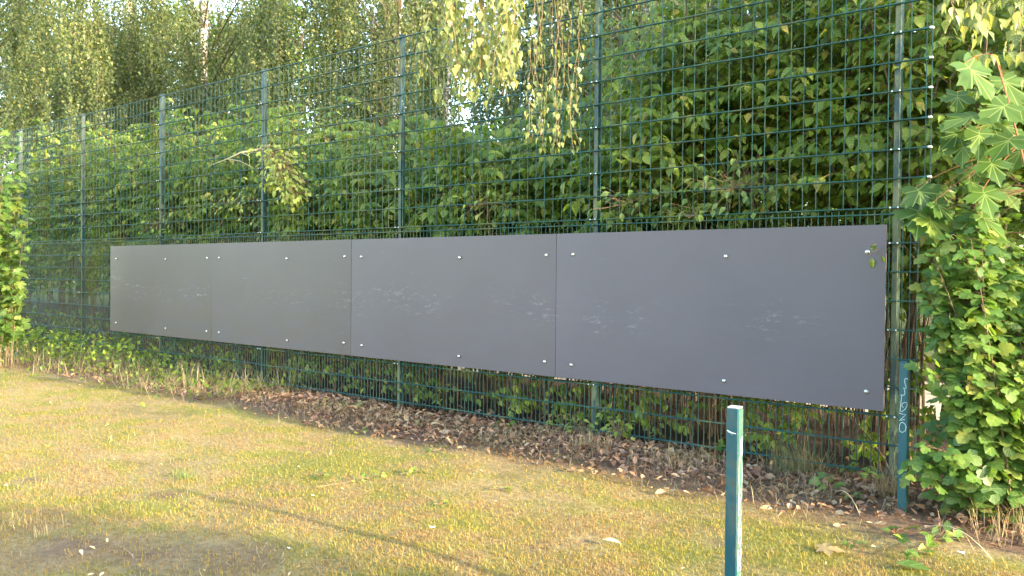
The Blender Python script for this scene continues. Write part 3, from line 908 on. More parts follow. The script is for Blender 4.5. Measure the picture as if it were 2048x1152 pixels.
def birch(px_trunk, y, label, spread_px, nstr, rg, trunk_r=.11, top=8.5, drop=(1.2, 3.2), ztop=(4.2, 7.5), lean=.4, dy=1.8, size=(.04, .06), step=.028):
    b0 = on_y(px_trunk, 300, y); x = b0[0]
    e = empty('weeping_birch', (x, y, 0), label, 'tree', 'weeping birches beyond the fence')
    t = MB(); br = MB()
    c = curve(np.array([x, y, -.1]), np.array([x + lean * .3, y, top * .5]), np.array([x + lean, y, top]), 12)
    t.tube(c, np.linspace(trunk_r, trunk_r * .35, 12), 9)
    t.build('trunk', BIRCH, e, True)
    P, Y, Zn = [], [], []
    for s in range(nstr):
        pxs = rg.uniform(*spread_px); yy = y + rg.uniform(-dy, dy)
        q0 = on_y(pxs, 100, yy)
        zt = rg.uniform(*ztop); q = np.array([q0[0], yy, zt])
        i = int(np.argmin(np.abs(c[:, 2] - (zt - 1.6))))
        if s % 3 == 0: br.tube(curve(c[i], c[i] * .45 + q * .55 + [0, 0, .35], q, 6), np.linspace(.022, .004, 6), 4, False)
        # one spray: strands hanging close together from one limb end
        Ls = rg.uniform(*drop); wd_ = rg.uniform(.08, .26)
        for w_ in range(11):
            L = Ls * rg.uniform(.45, 1.1)
            q2 = q + np.array([rg.normal(0, wd_), rg.normal(0, wd_), rg.uniform(-.5, 0)])
            if abs(q2[0] - x + .9 * (y - q2[1])) < .40 and q2[1] < y and q2[2] > 3.5 and rg.random() < (.9 if trunk_r > .1 else .35): continue
            nn = int(L / step)
            tt = np.linspace(0, 1, nn)[:, None]
            sway = rg.normal(0, .16, 3) * np.array([1, 1, 0])
            st = q2 + tt * np.array([0, 0, -L]) + sway * tt ** 2 + np.cumsum(rg.normal(0, .008, (nn, 3)), 0)
            if rg.random() < .3: br.tube(st[::12], .003, 3, False)
            st = st[rg.random(nn) < .9]
            P.append(st + rg.normal(0, .03, st.shape))
            Y.append(rg.normal(0, .45, st.shape) + np.array([0, 0, -.8])); Zn.append(rg.normal(0, .6, st.shape) + np.array([.35, -.7, .45]))
    P = np.concatenate(P); Y = np.concatenate(Y); Zn = np.concatenate(Zn)
    br.build('branches', DARKBARK, e)
    o = link('crown', leaves_mesh('crown', BIR_TINY, P - root_off(e), Y, Zn, rg.uniform(size[0], size[1], len(P)), BIRCH_LEAF), e)
    o['kind'] = 'stuff'
birch(395, 11.5, 'weeping birch with white trunk behind the fence, upper left', (170, 560), 125, np.random.default_rng(501), .21, 10, (1.3, 3.6), (4.0, 9.2), size=(.05, .08))
birch(250, 12.5, 'weeping birch with yellowing hanging curtains, behind the fence at far left', (-130, 340), 150, np.random.default_rng(502), .14, 11.5, (1.5, 4.2), (4.5, 11.0), size=(.05, .08))
birch(-70, 8.8, 'weeping birch nearest the left edge, hanging low behind the fence', (-170, 200), 95, np.random.default_rng(506), .12, 10, (1.4, 3.8), (4.6, 10.5), size=(.05, .08))
birch(775, 11.0, 'thin leaning birch behind the fence beside the tallest sky gap', (510, 860), 105, np.random.default_rng(503), .085, 8.5, (.8, 2.8), (3.8, 8.2), lean=.5, size=(.045, .07))
birch(1288, 9.9, 'birch with peeling white bark behind the fence, right half', (960, 1420), 85, np.random.default_rng(504), .085, 8, (.8, 2.6), (3.4, 6.5), lean=.1, dy=.8)
birch(880, 14.0, 'distant birch seen through the gap beside the hanging bough', (620, 900), 85, np.random.default_rng(505), .09, 9, (.8, 2.2), (5.6, 10.0), size=(.06, .08))
# far-off wood that closes the view
rg = np.random.default_rng(600)
P = []
for k in range(520):
    y = rg.uniform(24, 46)
    xx = rg.uniform(-75, 2)
    hh = rg.uniform(.6, 4.6 + 1.2 * math.sin(xx * .35) + (1.6 if xx < -38 or xx > -12 else 0))
    q = np.array([xx, y, hh])
    P.append(q + rg.normal(0, 1, (110, 3)) * np.array([1.1, 1.1, .75]))
P = np.concatenate(P); P = P[P[:, 2] > .05]
o = link('far_wood', leaves_mesh('far_wood', BIG, P, rg.normal(0, .6, P.shape) + np.array([0, 0, -.4]), rg.normal(0, .6, P.shape) + np.array([.2, -.3, .7]), rg.uniform(.2, .34, len(P)), DARK_LEAF))
tag(o, 'far off dark green wood beyond the path', 'wood', kind='stuff')

# ================================================================== BIRCH OVERHANGING FROM THE RIGHT
rg = np.random.default_rng(700)
tx, ty = 1.6, 7.7
ob = empty('overhanging_birch', (tx, ty, 0), 'birch whose sunlit yellow green boughs hang in front of the fence', 'tree')
t = MB(); c = curve(np.array([tx, ty, -.1]), np.array([tx - .1, ty, 4]), np.array([tx - .5, ty - .2, 9]), 10)
t.tube(c, np.linspace(.17, .05, 10), 9); t.build('trunk', BIRCH, ob, True)
bt = MB(); P, Y, Zn, S = [], [], [], []
def bough(px0, px1, py_lo, dep, nstr, zext, bare=0.0, size=(.045, .062), seed=0, ddep=.35, step=.03, wob=.005, keep=.75):
    rg = np.random.default_rng(700 + seed)
    cx = on_d((px0 + px1) / 2, -150, dep)
    hub = cx + np.array([0, 0, zext])
    bt.tube(curve(c[6], (c[6] + hub) / 2 + np.array([0, 0, .7]), hub, 9), np.linspace(.05, .012, 9), 5, False)
    for s in range(nstr):
        u = rg.random()
        dd = dep + rg.uniform(-ddep, ddep)
        lo = on_d(px0 + (px1 - px0) * u, py_lo(u) - abs(rg.normal(0, 60)), dd)
        top = np.array([lo[0] * .75 + hub[0] * .25 + rg.normal(0, .05), lo[1] * .75 + hub[1] * .25 + rg.normal(0, .05), hub[2] - rg.uniform(0, .25)])
        mid = np.array([lo[0] + rg.normal(0, .03), lo[1] + rg.normal(0, .03), (top[2] + lo[2]) / 2])
        nn = max(5, int((top[2] - lo[2]) / step))
        st = curve(top, mid, lo, nn); st[1:-1] += np.cumsum(rg.normal(0, wob, (nn - 2, 3)), 0)
        bt.tube(curve(hub, (hub + top) / 2 + [0, 0, .05], top, 4), .004, 4, False)
        bt.tube(st[::3] if nn > 8 else st, .0013, 3, False)
        for q in range(1, nn):
            if rg.random() < bare * (1 - q / nn) * 1.6: continue
            for sg in range(2):
                if rg.random() > keep: continue
                az = rg.uniform(0, 2 * math.pi)
                o_ = np.array([math.cos(az), math.sin(az), 0])
                P.append(st[q] + o_ * .018); Y.append(o_ * rg.uniform(.15, .8) + np.array([0, 0, -1]) ); Zn.append(o_ * 1.0 + np.array([.15, -.15, .5]) + rg.normal(0, .3, 3)); S.append(rg.uniform(*size))
bough(862, 1035, lambda u: 215 - 190 * (u - .62) ** 2 * 2.2 if u > .35 else 185, 4.5, 40, .55, .05, (.036, .054), 1)
bough(1065, 1150, lambda u: 330 - 160 * (u - .5) ** 2, 5.6, 13, .55, 1.1, (.036, .052), 2, .25, wob=.009, keep=.5)
bough(1880, 2080, lambda u: 60 + 110 * u, 2.9, 17, .5, .15, (.036, .054), 3, .3)
bt.build('boughs', TWIG, ob)
add_leaves(ob, 'bir', BIR_HI, BIR_LO, P, Y, Zn, S, BOUGH_LEAF, 300)

# ================================================================== RIGHT-HAND MAPLE AND LOBED SHRUB
rg = np.random.default_rng(800)
base = np.array([-0.75, 5.95, 0])
mp = empty('maple_sapling', base, 'maple sapling with big pointed lobed leaves at the upper right edge', 'sapling')
mt = MB(); P, Y, Zn, S = [], [], [], []
stem = curve(base, np.array([-.8, 5.9, 1.3]), on_d(1990, 110, 5.1), 12)
mt.tube(stem, np.linspace(.014, .004, 12), 6)
toC = nrm(CE - base)
spots = [(1962, 160, 128, 5.0), (2022, 178, 92, 5.1), (1925, 238, 108, 5.0), (1992, 222, 100, 4.95), (2040, 215, 80, 5.15), (1905, 275, 78, 5.2), (1960, 285, 92, 5.05), (2006, 292, 96, 4.95), (1990, 340, 80, 5.0),
         (1925, 305, 75, 5.15), (2035, 315, 80, 5.1), (1940, 350, 66, 5.2), (1850, 398, 88, 5.25), (1890, 420, 76, 5.2), (1838, 440, 100, 5.25), (1868, 455, 84, 5.2), (1975, 402, 84, 5.05), (1955, 372, 64, 5.15), (1985, 448, 92, 5.1),
         (2020, 395, 70, 5.2), (1885, 395, 60, 5.3), (1950, 450, 80, 5.25), (2030, 260, 84, 5.2), (1975, 255, 76, 5.2), (1915, 205, 66, 5.25), (1965, 470, 86, 5.2), (1990, 500, 74, 5.2)]
for px, py, sz, dp in spots:
    c_ = on_d(px, py, dp)
    s = sz / FPX * dp * .80
    yv = CR * rg.normal(0, .75) + np.array([0, 0, -.75]) + toC * rg.uniform(.2, .7)
    zv = toC * rg.uniform(.5, .9) + np.array([.35, 0, .75]) + rg.normal(0, .18, 3)
    yv = nrm(yv); p0 = c_ - yv * s * .45
    i = int(np.argmin(np.linalg.norm(stem - p0 - np.array([0, 0, .08]), axis=1)))
    mt.tube(curve(stem[i], (stem[i] + p0) / 2 + np.array([0, 0, .05]), p0, 5), .0022, 4, False)
    P.append(p0); Y.append(yv); Zn.append(zv); S.append(s)
mt.build('stems', REDTWIG, mp)
add_leaves(mp, 'maple', MAPLE_HI, MAPLE_HI, P, Y, Zn, S, MAPLE_LEAF, 300)

def lobed_bush(name, base, shoots, label, cat, rg, mat, hi, lo, key, size, stemmat, pair=.055, nmax=300, droop=.35, group=None, dens=1.0):
    e = empty(name, base, label, cat, group)
    mb = MB(); P, Y, Zn, S = [], [], [], []
    for tip, arch in shoots:
        tip = np.asarray(tip)
        b0 = np.asarray(base) + np.array([rg.normal(0, .1), rg.normal(0, .08), 0])
        b0 = b0 * .6 + np.array([tip[0], tip[1], 0]) * .4
        c = curve(b0, (b0 + tip) / 2 + np.array([rg.normal(0, .06), rg.normal(0, .06), arch]), tip, 16)
        L = np.linalg.norm(np.diff(c, axis=0), axis=1).sum()
        mb.tube(c, np.linspace(.006, .0018, 16), 4, False)
        nn = max(4, int(L / pair)); k = np.linspace(.22, 1, nn) * 15
        cc = np.stack([np.interp(k, np.arange(16), c[:, i]) for i in range(3)], 1)
        tan = nrm(np.gradient(cc, axis=0))
        for q in range(nn):
            az0 = q * math.pi / 2 + rg.uniform(-.4, .4)
            for sg in (0, math.pi):
                if rg.random() > dens: continue
                az = az0 + sg
                o_ = np.array([math.cos(az), math.sin(az), 0])
                pl = rg.uniform(.03, .07)
                p0 = cc[q] + o_ * pl + np.array([0, 0, rg.normal(.01, .02)])
                mb.tube([cc[q], (cc[q] + p0) / 2 + [0, 0, .008], p0], .0012, 3, False)
                P.append(p0); Y.append(o_ * rg.uniform(.6, 1.2) + toC * .35 + np.array([0, 0, -droop * rg.uniform(0, 2.2)]) + rg.normal(0, .3, 3))
                Zn.append(np.array([.3, 0, .7]) + toC * .5 + o_ * .35 + rg.normal(0, .3, 3)); S.append(rg.uniform(*size) * (1 - .35 * q / nn))
    mb.build('stems', stemmat, e)
    add_leaves(e, key, hi, lo, P, Y, Zn, S, mat, nmax)
    return e
rg = np.random.default_rng(810)
sh = []
tips = [(1900, 410), (1930, 430), (1960, 440), (1880, 470), (1915, 500), (1950, 510), (1985, 530), (1870, 530), (1900, 560), (1935, 570), (1880, 610), (1920, 640), (1960, 620), (1995, 590), (1900, 680), (1940, 700),
        (1980, 680), (2020, 660), (2045, 610), (1870, 690), (2060, 700), (1990, 740), (2030, 760), (1930, 760), (1900, 800), (1960, 800), (2000, 830), (2050, 820), (1880, 860), (1920, 880), (1975, 890), (1900, 930), (1940, 960),
        (2020, 900), (1900, 1000), (1950, 1010), (1840, 870), (1848, 930), (2060, 560)]
for px, py in tips + [(a_ + 25, b_ + 22) for a_, b_ in tips] + [(a_ - 12, b_ + 48) for a_, b_ in tips] + [(a_ + 45, b_ - 15) for a_, b_ in tips[::2]]:
    sh.append((on_d(px + rg.normal(0, 8), py + rg.normal(0, 8), 5.35 + rg.normal(0, .18)), rg.uniform(.15, .45)))
lobed_bush('lobed_shrub', (-0.85, 6.0, 0), sh, 'bright green shrub with small lobed leaves cascading beside the right short post', 'shrub', rg, CURRANT_LEAF, LOBED_HI, LOBED_LO, 'lob', (.085, .13), CANE, .062)
# darker shrub at the right edge, behind the lobed shrub
rg = np.random.default_rng(820)
e = empty('dark_shrub', (-0.5, 7.3, 0), 'dark shrub at the right edge behind the lobed leaf shrub', 'shrub')
mb, P, Y, Zn, S = shrub_points(-0.6, 7.3, 3.8, 1.1, 36, 24, rg, .06, ymin=6.2, low=.1, size=(.075, .12))
mb.build('stems', CANE, e); add_leaves(e, 'dog', DOG_HI, DOG_LO, P, Y, Zn, S, GREEN_LEAF, 200)
# maple growing through the fence at the left edge
rg = np.random.default_rng(830)
sh = []
for px, py in [(0, 240), (25, 270), (10, 310), (40, 350), (0, 370), (30, 400), (55, 430), (15, 440), (40, 470), (5, 500), (25, 540), (0, 570), (30, 590), (-20, 300), (-30, 420), (-20, 520), (10, 630), (30, 660), (-10, 690)]:
    sh.append((on_d(px, py, 13.0 + rg.normal(0, .25)), rg.uniform(.2, .5)))
bl = on_d(0, 690, 13.2); bl[2] = 0
lobed_bush('young_maple', bl, sh, 'sunlit yellow green young maple at the left edge in front of the fence', 'sapling', rg, MAPLE_LEAF, MAPLE_HI, MAPLE_HI, 'maple', (.12, .19), TWIG, .13, 150)
# off-frame bush added at the right, shaped to shade the near lawn
rg = np.random.default_rng(840)
e = empty('shade_bush', (3.4, 2.6, 0), 'rounded unseen bush added right of the lawn to shade it', 'bush')
n = 14000
u = nrm(rg.normal(0, 1, (n, 3))) * (rg.random((n, 1)) ** .33) * np.array([1.0, 1.35, 1.25]) + np.array([3.4, 2.15, 1.05])
o = link('foliage', leaves_mesh('foliage', DOG_LO, u - np.array([3.4, 2.6, 0]), rg.normal(0, 1, (n, 3)), rg.normal(0, .6, (n, 3)) + np.array([0, 0, .6]), rg.uniform(.06, .10, n), DARK_LEAF), e); o['kind'] = 'stuff'
t = MB()
for k in range(12): t.tube(curve(np.array([3.4, 2.5, -.05]), np.array([3.4, 2.5, .6]), u[k], 5), np.linspace(.02, .006, 5), 5, False)
t.build('stems', DARKBARK, e)

for n, (x, y, h, r) in enumerate([(3.2, 7.75, 8.0, 1.45), (6.4, 8.0, 9.0, 1.5)]):
    crown_tree('hedgerow_tree', x, y, h, r, .3, 60, 60, np.random.default_rng(450 + n), ['hedgerow tree nearest the right end of the fence, outside the picture', 'hedgerow tree farther right along the fence line, outside the picture'][n], 'tree', 'hedgerow trees right of the fence', BIG, DARK_LEAF, DARKBARK, (.09, .15))

# ================================================================== THINGS CAUGHT IN THE FENCE
rg = np.random.default_rng(850)
def leafy_branch(name, pts, nleaf, size, label, cat, rg, mat, key, hi, lo, spread=.06, r=.004, twig=TWIG, up=(0, -.5, .8), down=.4, flat=False, zmin=None):
    pts = np.asarray(pts, float)
    e = empty(name, pts[0], label, cat)
    k = np.linspace(0, len(pts) - 1, len(pts) * 4)
    c = np.stack([np.interp(k, np.arange(len(pts)), pts[:, i]) for i in range(3)], 1)
    mb = MB(); mb.tube(c, np.linspace(r, r * .35, len(c)), 5)
    i = rg.integers(len(c) // 5, len(c), nleaf)
    P = c[i] + rg.normal(0, spread, (nleaf, 3)) * (np.array([1, 1, .25]) if flat else 1)
    if flat: P[:, 2] = np.maximum(P[:, 2], gz(P[:, 0], P[:, 1]) + .012)
    if zmin is not None:
        ok_ = P[:, 2] > zmin; P = P[ok_]; i = i[ok_]; nleaf = len(P)
    for a_, b_ in zip(c[i], P): mb.tube([a_, b_], r * .3, 3, False)
    tan = nrm(np.gradient(c, axis=0))[i]
    Y = (P - c[i]) / spread * .4 + tan * .5 + np.array([0, 0, -down]) + rg.normal(0, .3, P.shape)
    Zn = np.array(up) + rg.normal(0, .4, P.shape)
    mb.build('twigs', twig, e)
    add_leaves(e, key, hi, lo, P, Y, Zn, rg.uniform(size[0], size[1], nleaf), mat, 300, 7)
    return e
yy = D - .07
leafy_branch('wilted_branch', [on_y(532, 285, yy), on_y(548, 315, yy), on_y(570, 345, yy - .03), on_y(592, 385, yy - .02)], 380, (.055, .09), 'wilted yellow green branch hanging on the fence, left of centre', 'branch', rg, YELLOW_LEAF, 'wilt', DOG_HI, DOG_LO, .095, .006)
leafy_branch('wilted_sprig', [on_y(560, 330, yy), on_y(552, 350, yy), on_y(540, 372, yy)], 60, (.05, .08), 'small wilted sprig hanging lowest on the fence under the wilted branch', 'sprig', rg, YELLOW_LEAF, 'wilt', DOG_HI, DOG_LO, .06, .004)
b = MB()
b.tube([on_y(420, 331, D + .05), on_y(455, 318, D - .03), on_y(482, 305, D - .05), on_y(512, 300, D + .1), on_y(540, 290, D + .3)], np.linspace(.006, .016, 5), 6)
b.tube([on_y(455, 318, D - .03), on_y(480, 322, D - .1), on_y(505, 335, D - .08)], [.006, .004, .003], 5)
b.tube([on_y(482, 305, D - .05), on_y(498, 312, D - .1), on_y(500, 335, D - .1)], [.006, .004, .003], 5)
tag(b.build('dead_branch', STRAW, smooth=True), 'bare pale dead branch poking through the fence, left of the wilted branch', 'branch')
# shoots pushing through the mesh above the boards
for n, (px, py, lab) in enumerate([(340, 445, 'green sprig poking over the top of the far left board'), (1500, 372, 'bright green sprig poking through the fence above the near board'), (985, 410, 'small green sprig through the fence above the scuffed board'),
                                   (1290, 402, 'bright sprig through the fence just right of the second post from the right'), (1425, 425, 'low bright sprig behind the top edge of the near board, left of its middle screw'),
                                   (1786, 497, 'small sprig curling over the right edge of the near board'), (490, 400, 'yellowish sprig in the fence left of the third post from left')]):
    q = on_y(px, py, D + .1)
    leafy_branch('green_sprig', [q + np.array([.1, .25, -.1]), q + np.array([.05, .1, .02]), q + np.array([-.05, -.12, .0]), q + np.array([-.1, -.2, -.05])], [60, 90, 70, 70, 60, 10, 80][n], (.05, .08), lab, 'sprig', np.random.default_rng(860 + n), [GREEN_LEAF, MAPLE_LEAF, GREEN_LEAF, MAPLE_LEAF, MAPLE_LEAF, GREEN_LEAF, YELLOW_LEAF][n], 'spr%d' % n, DOG_HI, DOG_LO, [.14, .16, .12, .14, .13, .05, .13][n], .003, zmin=None if n == 5 else 1.93)

# ================================================================== LAWN
def blades(name, x, y, L, wd, lean, mat, label, rg, cat='grass'):
    n = len(x)
    z = gz(x, y)
    az = rg.uniform(0, 2 * math.pi, n)
    d = np.stack([np.cos(az), np.sin(az), np.zeros(n)], 1)
    sd = np.stack([-np.sin(az), np.cos(az), np.zeros(n)], 1)
    base = np.stack([x, y, z - .004], 1)
    tip = base + d * (L * lean)[:, None] + np.stack([np.zeros(n), np.zeros(n), L * np.sqrt(np.maximum(1 - lean ** 2, .02))], 1)
    midp = base * .5 + tip * .5 + np.stack([np.zeros(n), np.zeros(n), L * .16], 1)
    h = wd[:, None] * .5
    V = np.stack([base - sd * h, base + sd * h, midp + sd * h * .8, tip, midp - sd * h * .8], 1).reshape(-1, 3)
    k = np.arange(n)[:, None] * 5
    fl = np.concatenate([k + np.array([[0, 1, 2, 4]]), k + np.array([[4, 2, 3]])], 1).ravel()
    o = link(name, np_mesh(name, V, fl, np.tile([4, 3], n), mat))
    return tag(o, label, cat, kind='stuff')
rg = np.random.default_rng(900)
def sample(n, pxr=(-200, 2250), zr=(2.4, 15), power=1.6, ymax=5.6, ymin=.6):
    X, Yv = [], []
    got = 0
    while got < n:
        m_ = n
        u = rg.random(m_)
        p = 1 - power
        dz = (zr[0] ** p + u * (zr[1] ** p - zr[0] ** p)) ** (1 / p)
        lat = (rg.uniform(pxr[0], pxr[1], m_) - 1024) / FPX * dz
        x = F0[0] * dz + R0[0] * lat; y = F0[1] * dz + R0[1] * lat
        k = (y < ymax) & (y > ymin)
        X.append(x[k]); Yv.append(y[k]); got += k.sum()
    return np.concatenate(X)[:n], np.concatenate(Yv)[:n]
x, y = sample(430000, power=1.45)
edge = 5.35 + .22 * np.sin(1.1 * x) + .12 * np.sin(2.7 * x + 1)
keep = (rg.random(len(x)) < bare(x, y)) & (rg.random(len(x)) < 1 - ss(-.35, .25, y - edge))
x, y = x[keep], y[keep]; n = len(x)
dist = np.hypot(x, y)
blades('lawn_grass', x, y, rg.uniform(.010, .034, n), rg.uniform(.0016, .0034, n) * (1 + .09 * dist), 1 - .75 * rg.random(n) ** 1.6, LAWN, 'short yellow green and straw coloured mown grass of the lawn', rg)
# long pale clippings lying flat
x, y = sample(8000, ymax=6.0); n = len(x)
blades('grass_clippings', x, y, rg.uniform(.03, .11, n), rg.uniform(.0014, .003, n), rg.uniform(.93, .998, n), DRYG, 'pale dry clippings lying on the lawn', rg, 'clippings')
# dry grass of the strip before the fence
n = 9000
x = rg.uniform(-16, -.4, n); y = 5.75 + rg.normal(0, .28, n)
k = (rg.random(n) < .25 + .75 * (np.sin(2.2 * x) * np.sin(5.1 * x + 1) > .05)) & (y < 6.28); x, y = x[k], y[k]; n = len(x)
blades('dry_strip_grass', x, y, rg.uniform(.05, .17, n), rg.uniform(.002, .004, n), rg.uniform(.5, .97, n), DRYG, 'dry straw coloured grass in the litter strip along the fence foot', rg)
# leaf litter
n = 13000
x = rg.uniform(-13, -.2, n); y = 5.95 + rg.normal(0, .33, n)
k = (y > 5.15) & (rg.random(n) < .25 + .75 * np.exp(-((x + 5.2) / 3.0) ** 2)); x, y = x[k], y[k]; n = len(x)
P = np.stack([x, y, gz(x, y) + rg.uniform(.003, .03, n)], 1)
dead = rib_leaf(.30, -.35, .35, (0, .35, .7, 1.0), (0, 1, .8, 0))
o = link('leaf_litter', leaves_mesh('leaf_litter', dead, P, rg.normal(0, 1, (n, 3)) * np.array([1, 1, .25]), rg.normal(0, .4, (n, 3)) + np.array([0, 0, 1]), rg.uniform(.03, .062, n) * np.where(rg.random(n) < .12, 1.5, 1), DEAD_LEAF))
tag(o, 'brown dead leaves heaped along the fence foot', 'leaf litter', kind='stuff')
n = 130
x, y = sample(n, ymax=5.6)
P = np.stack([x, y, gz(x, y) + .02], 1)
o = link('scattered_leaf_bits', leaves_mesh('scattered_leaf_bits', dead, P, rg.normal(0, 1, (n, 3)) * np.array([1, 1, .15]), rg.normal(0, .3, (n, 3)) + np.array([0, 0, 1]), rg.uniform(.015, .035, n), STRAW))
tag(o, 'small pale dry leaf bits scattered over the lawn', 'leaf bits', kind='stuff')
# undergrowth at the far left foot of the fence
n = 3800
x = -17 + 8.2 * rg.random(n) ** 1.5; y = 6.0 + rg.normal(0, .38, n)
hmax = .38 * ss(-9.0, -13, x) + .10
P = np.stack([x, y, gz(x, y) + rg.random(n) ** 1.3 * hmax], 1)
o = link('undergrowth', leaves_mesh('undergrowth', DOG_LO, P, rg.normal(0, .8, (n, 3)) + np.array([0, -.2, 0]), rg.normal(0, .5, (n, 3)) + np.array([.2, -.3, .8]), rg.uniform(.045, .085, n), GREEN_LEAF))
tag(o, 'low green weeds massed along the far left foot of the fence', 'undergrowth', kind='stuff')
n = 1500
x = rg.uniform(-16, -8.5, n); y = 5.85 + rg.normal(0, .35, n)
blades('tall_dry_grass', x, y, rg.uniform(.12, .5, n), rg.uniform(.003, .006, n), rg.uniform(.4, .97, n), DRYG, 'tall dry grass and stalks at the far left foot of the fence', rg)

# ================================================================== SMALL PLANTS AND LITTER AS THINGS
def tuft(px, py, n, L, r, mat, label, rg, lean=(.1, .85), name='grass_tuft', wd=(.0025, .0045)):
    q = on_g(px, py); x = q[0] + rg.normal(0, r, n); y = q[1] + rg.normal(0, r, n)
    e = empty(name, (q[0], q[1], 0), label, 'grass tuft')
    o = blades('blades', x, y, rg.uniform(L * .4, L, n), rg.uniform(*wd, n), rg.uniform(*lean, n), mat, None, rg, None)
    o.data.transform(Matrix.Translation((-q[0], -q[1], 0))); o.parent = e
    return e
rg = np.random.default_rng(950)
tuft(1590, 945, 520, .36, .10, TUFTG, 'big grey green grass tuft against the fence between the two short posts', rg, (.25, .995), wd=(.0018, .0032))
tuft(1775, 1000, 150, .30, .05, DRYG, 'straw coloured grass tuft at the foot of the right short post', rg)
tuft(372, 950, 70, .10, .05, GREENG, 'small bright green grass tuft in the lit lawn at left', rg)
tuft(5, 1045, 70, .14, .10, DRYG, 'dry pale grass tuft at the left edge of the lawn', rg)
tuft(265, 880, 24, .09, .14, DRYG, 'sparse dry stalks on the far lawn at left', rg)
tuft(85, 1065, 24, .12, .03, DRYG, 'tiny dry tuft just right of the tuft at the left edge', rg)
tuft(1360, 930, 200, .18, .16, DRYG, 'matted dry grass patch left of the near short post', rg)
tuft(2010, 1065, 130, .30, .14, DRYG, 'dry grass stalks under the lobed shrub at the right edge', rg)
tuft(1180, 905, 90, .22, .10, DRYG, 'dry grass leaning from the fence foot below the near board seam', rg)
b = MB()
for pts in ([(1610, 1000), (1680, 985), (1725, 1025)], [(1690, 1000), (1720, 1040)]):
    pass
def stalk(pts, r=.0022):
    b = MB(); b.tube(pts, r, 4); return b
for n, (p0, p1, h, lab) in enumerate([((1985, 1120), (1840, 1060), .18, 'thin pale dry stalk leaning in front of the lobed shrub'), ((1720, 1030), (1665, 990), .16, 'bent pale stalk lying in the litter near the right short post'),
                                      ((215, 700), (145, 640), .5, 'tall curved dry stalk at the far left fence foot'), ((135, 720), (40, 640), .5, 'straight tall dry stalk at the left fence foot')]):
    a_ = on_g(*p0); c_ = on_g(*p1); c2 = (a_ + c_) / 2; c2[2] = h
    if n > 1: c_ = a_ + (c_ - a_) * .25; c_[2] = h + .1; c2 = (a_ + c_) / 2; c2[2] = h * .7
    b = MB(); b.tube(curve(a_, c2, c_, 8), np.linspace(.003, .0018, 8) * (2 if n > 1 else 1), 4)
    tag(b.build('dry_stalk', STRAW, loc=a_), lab, 'stalk')
def weed(px, py, n, size, spread, h, label, rg, mat=GREEN_LEAF, lob=False):
    q = on_g(px, py); q[2] = float(gz(q[0], q[1]))
    e = empty('weed', q, label, 'weed')
    mb = MB(); P, Y, Zn, S = [], [], [], []
    for k in range(n):
        az = rg.uniform(0, 2 * math.pi); rr = spread * math.sqrt(rg.random())
        tip = q + np.array([math.cos(az) * rr, math.sin(az) * rr, h * rg.uniform(.3, 1)])
        mb.tube(curve(q, (q + tip) / 2 + np.array([0, 0, h * .4]), tip, 5), .0016, 3, False)
        P.append(tip); Y.append(np.array([math.cos(az), math.sin(az), -.2]) + rg.normal(0, .3, 3)); Zn.append(np.array([0, 0, .8]) + toC * .5 + rg.normal(0, .25, 3)); S.append(size * rg.uniform(.6, 1.1))
    mb.build('stems', TWIG if not lob else REDTWIG, e)
    add_leaves(e, 'wd%s%d' % (mat.name, lob), LOBED_HI if lob else DOG_HI, LOBED_LO if lob else DOG_LO, P, Y, Zn, S, mat, 300, 6)
W = [(1555, 905, 10, .085, .10, .22, 'round leaved weed with yellow spots left of the big grass tuft', CURRANT_LEAF, True),
     (1235, 895, 34, .065, .12, .25, 'bright weed at the fence foot below the near board seam', GREEN_LEAF, False),
     (1165, 880, 22, .06, .14, .18, 'low weed at the fence foot left of the bright weed', GREEN_LEAF, False),
     (1310, 880, 16, .06, .10, .20, 'small weed at the fence foot under the middle of the near board', GREEN_LEAF, False),
     (1660, 985, 9, .07, .08, .10, 'lobed weed in the litter right of the big grass tuft', CURRANT_LEAF, True),
     (1720, 965, 14, .07, .12, .14, 'lobed weed beside the fence foot near the right end post', CURRANT_LEAF, True),
     (1790, 1065, 6, .06, .07, .04, 'pale weed lying at the foot of the right short post', CURRANT_LEAF, True),
     (1710, 1085, 6, .05, .05, .04, 'small green sprout in the lawn near the right short post', GREEN_LEAF, False),
     (1705, 1000, 5, .06, .05, .06, 'sprout in the litter left of the straw tuft', CURRANT_LEAF, True),
     (445, 770, 34, .06, .22, .14, 'green weed patch where the lawn meets the strip, left', GREEN_LEAF, False),
     (330, 755, 46, .06, .30, .15, 'spreading weed patch below the far left board', GREEN_LEAF, False),
     (690, 815, 26, .05, .25, .07, 'flat green weeds in the leaf litter, centre left', GREEN_LEAF, False),
     (560, 790, 24, .055, .25, .08, 'low weeds at the litter strip below the second board', GREEN_LEAF, False),
     (845, 850, 14, .05, .18, .05, 'tiny sprouts in the litter right of the flat weeds', CURRANT_LEAF, True),
     (1005, 860, 6, .06, .10, .07, 'lone lobed sprout in the dead leaves, centre', CURRANT_LEAF, True),
     (875, 905, 14, .04, .14, .04, 'clover patch on the lawn edge, centre', GREEN_LEAF, False),
     (700, 860, 12, .045, .14, .04, 'green patch at lawn edge left of the clover', GREEN_LEAF, False),
     (1430, 920, 8, .075, .08, .14, 'broad leaved weed just left of the near short post top', CURRANT_LEAF, True),
     (880, 1010, 10, .04, .06, .03, 'little green sprout in the open lawn, centre', GREEN_LEAF, False)]
for n, (px, py, c_, s, sp, h, lab, mt_, lb) in enumerate(W):
    weed(px, py, c_, s, sp, h, lab, np.random.default_rng(1000 + n), mt_, lb)
def lawn_pts(*pp, lift=.02):
    out = []
    for px, py in pp:
        q = on_g(px, py); q[2] = float(gz(q[0], q[1])) + lift; out.append(q)
    return out
rg = np.random.default_rng(1100)
up = (0, 0, 1)
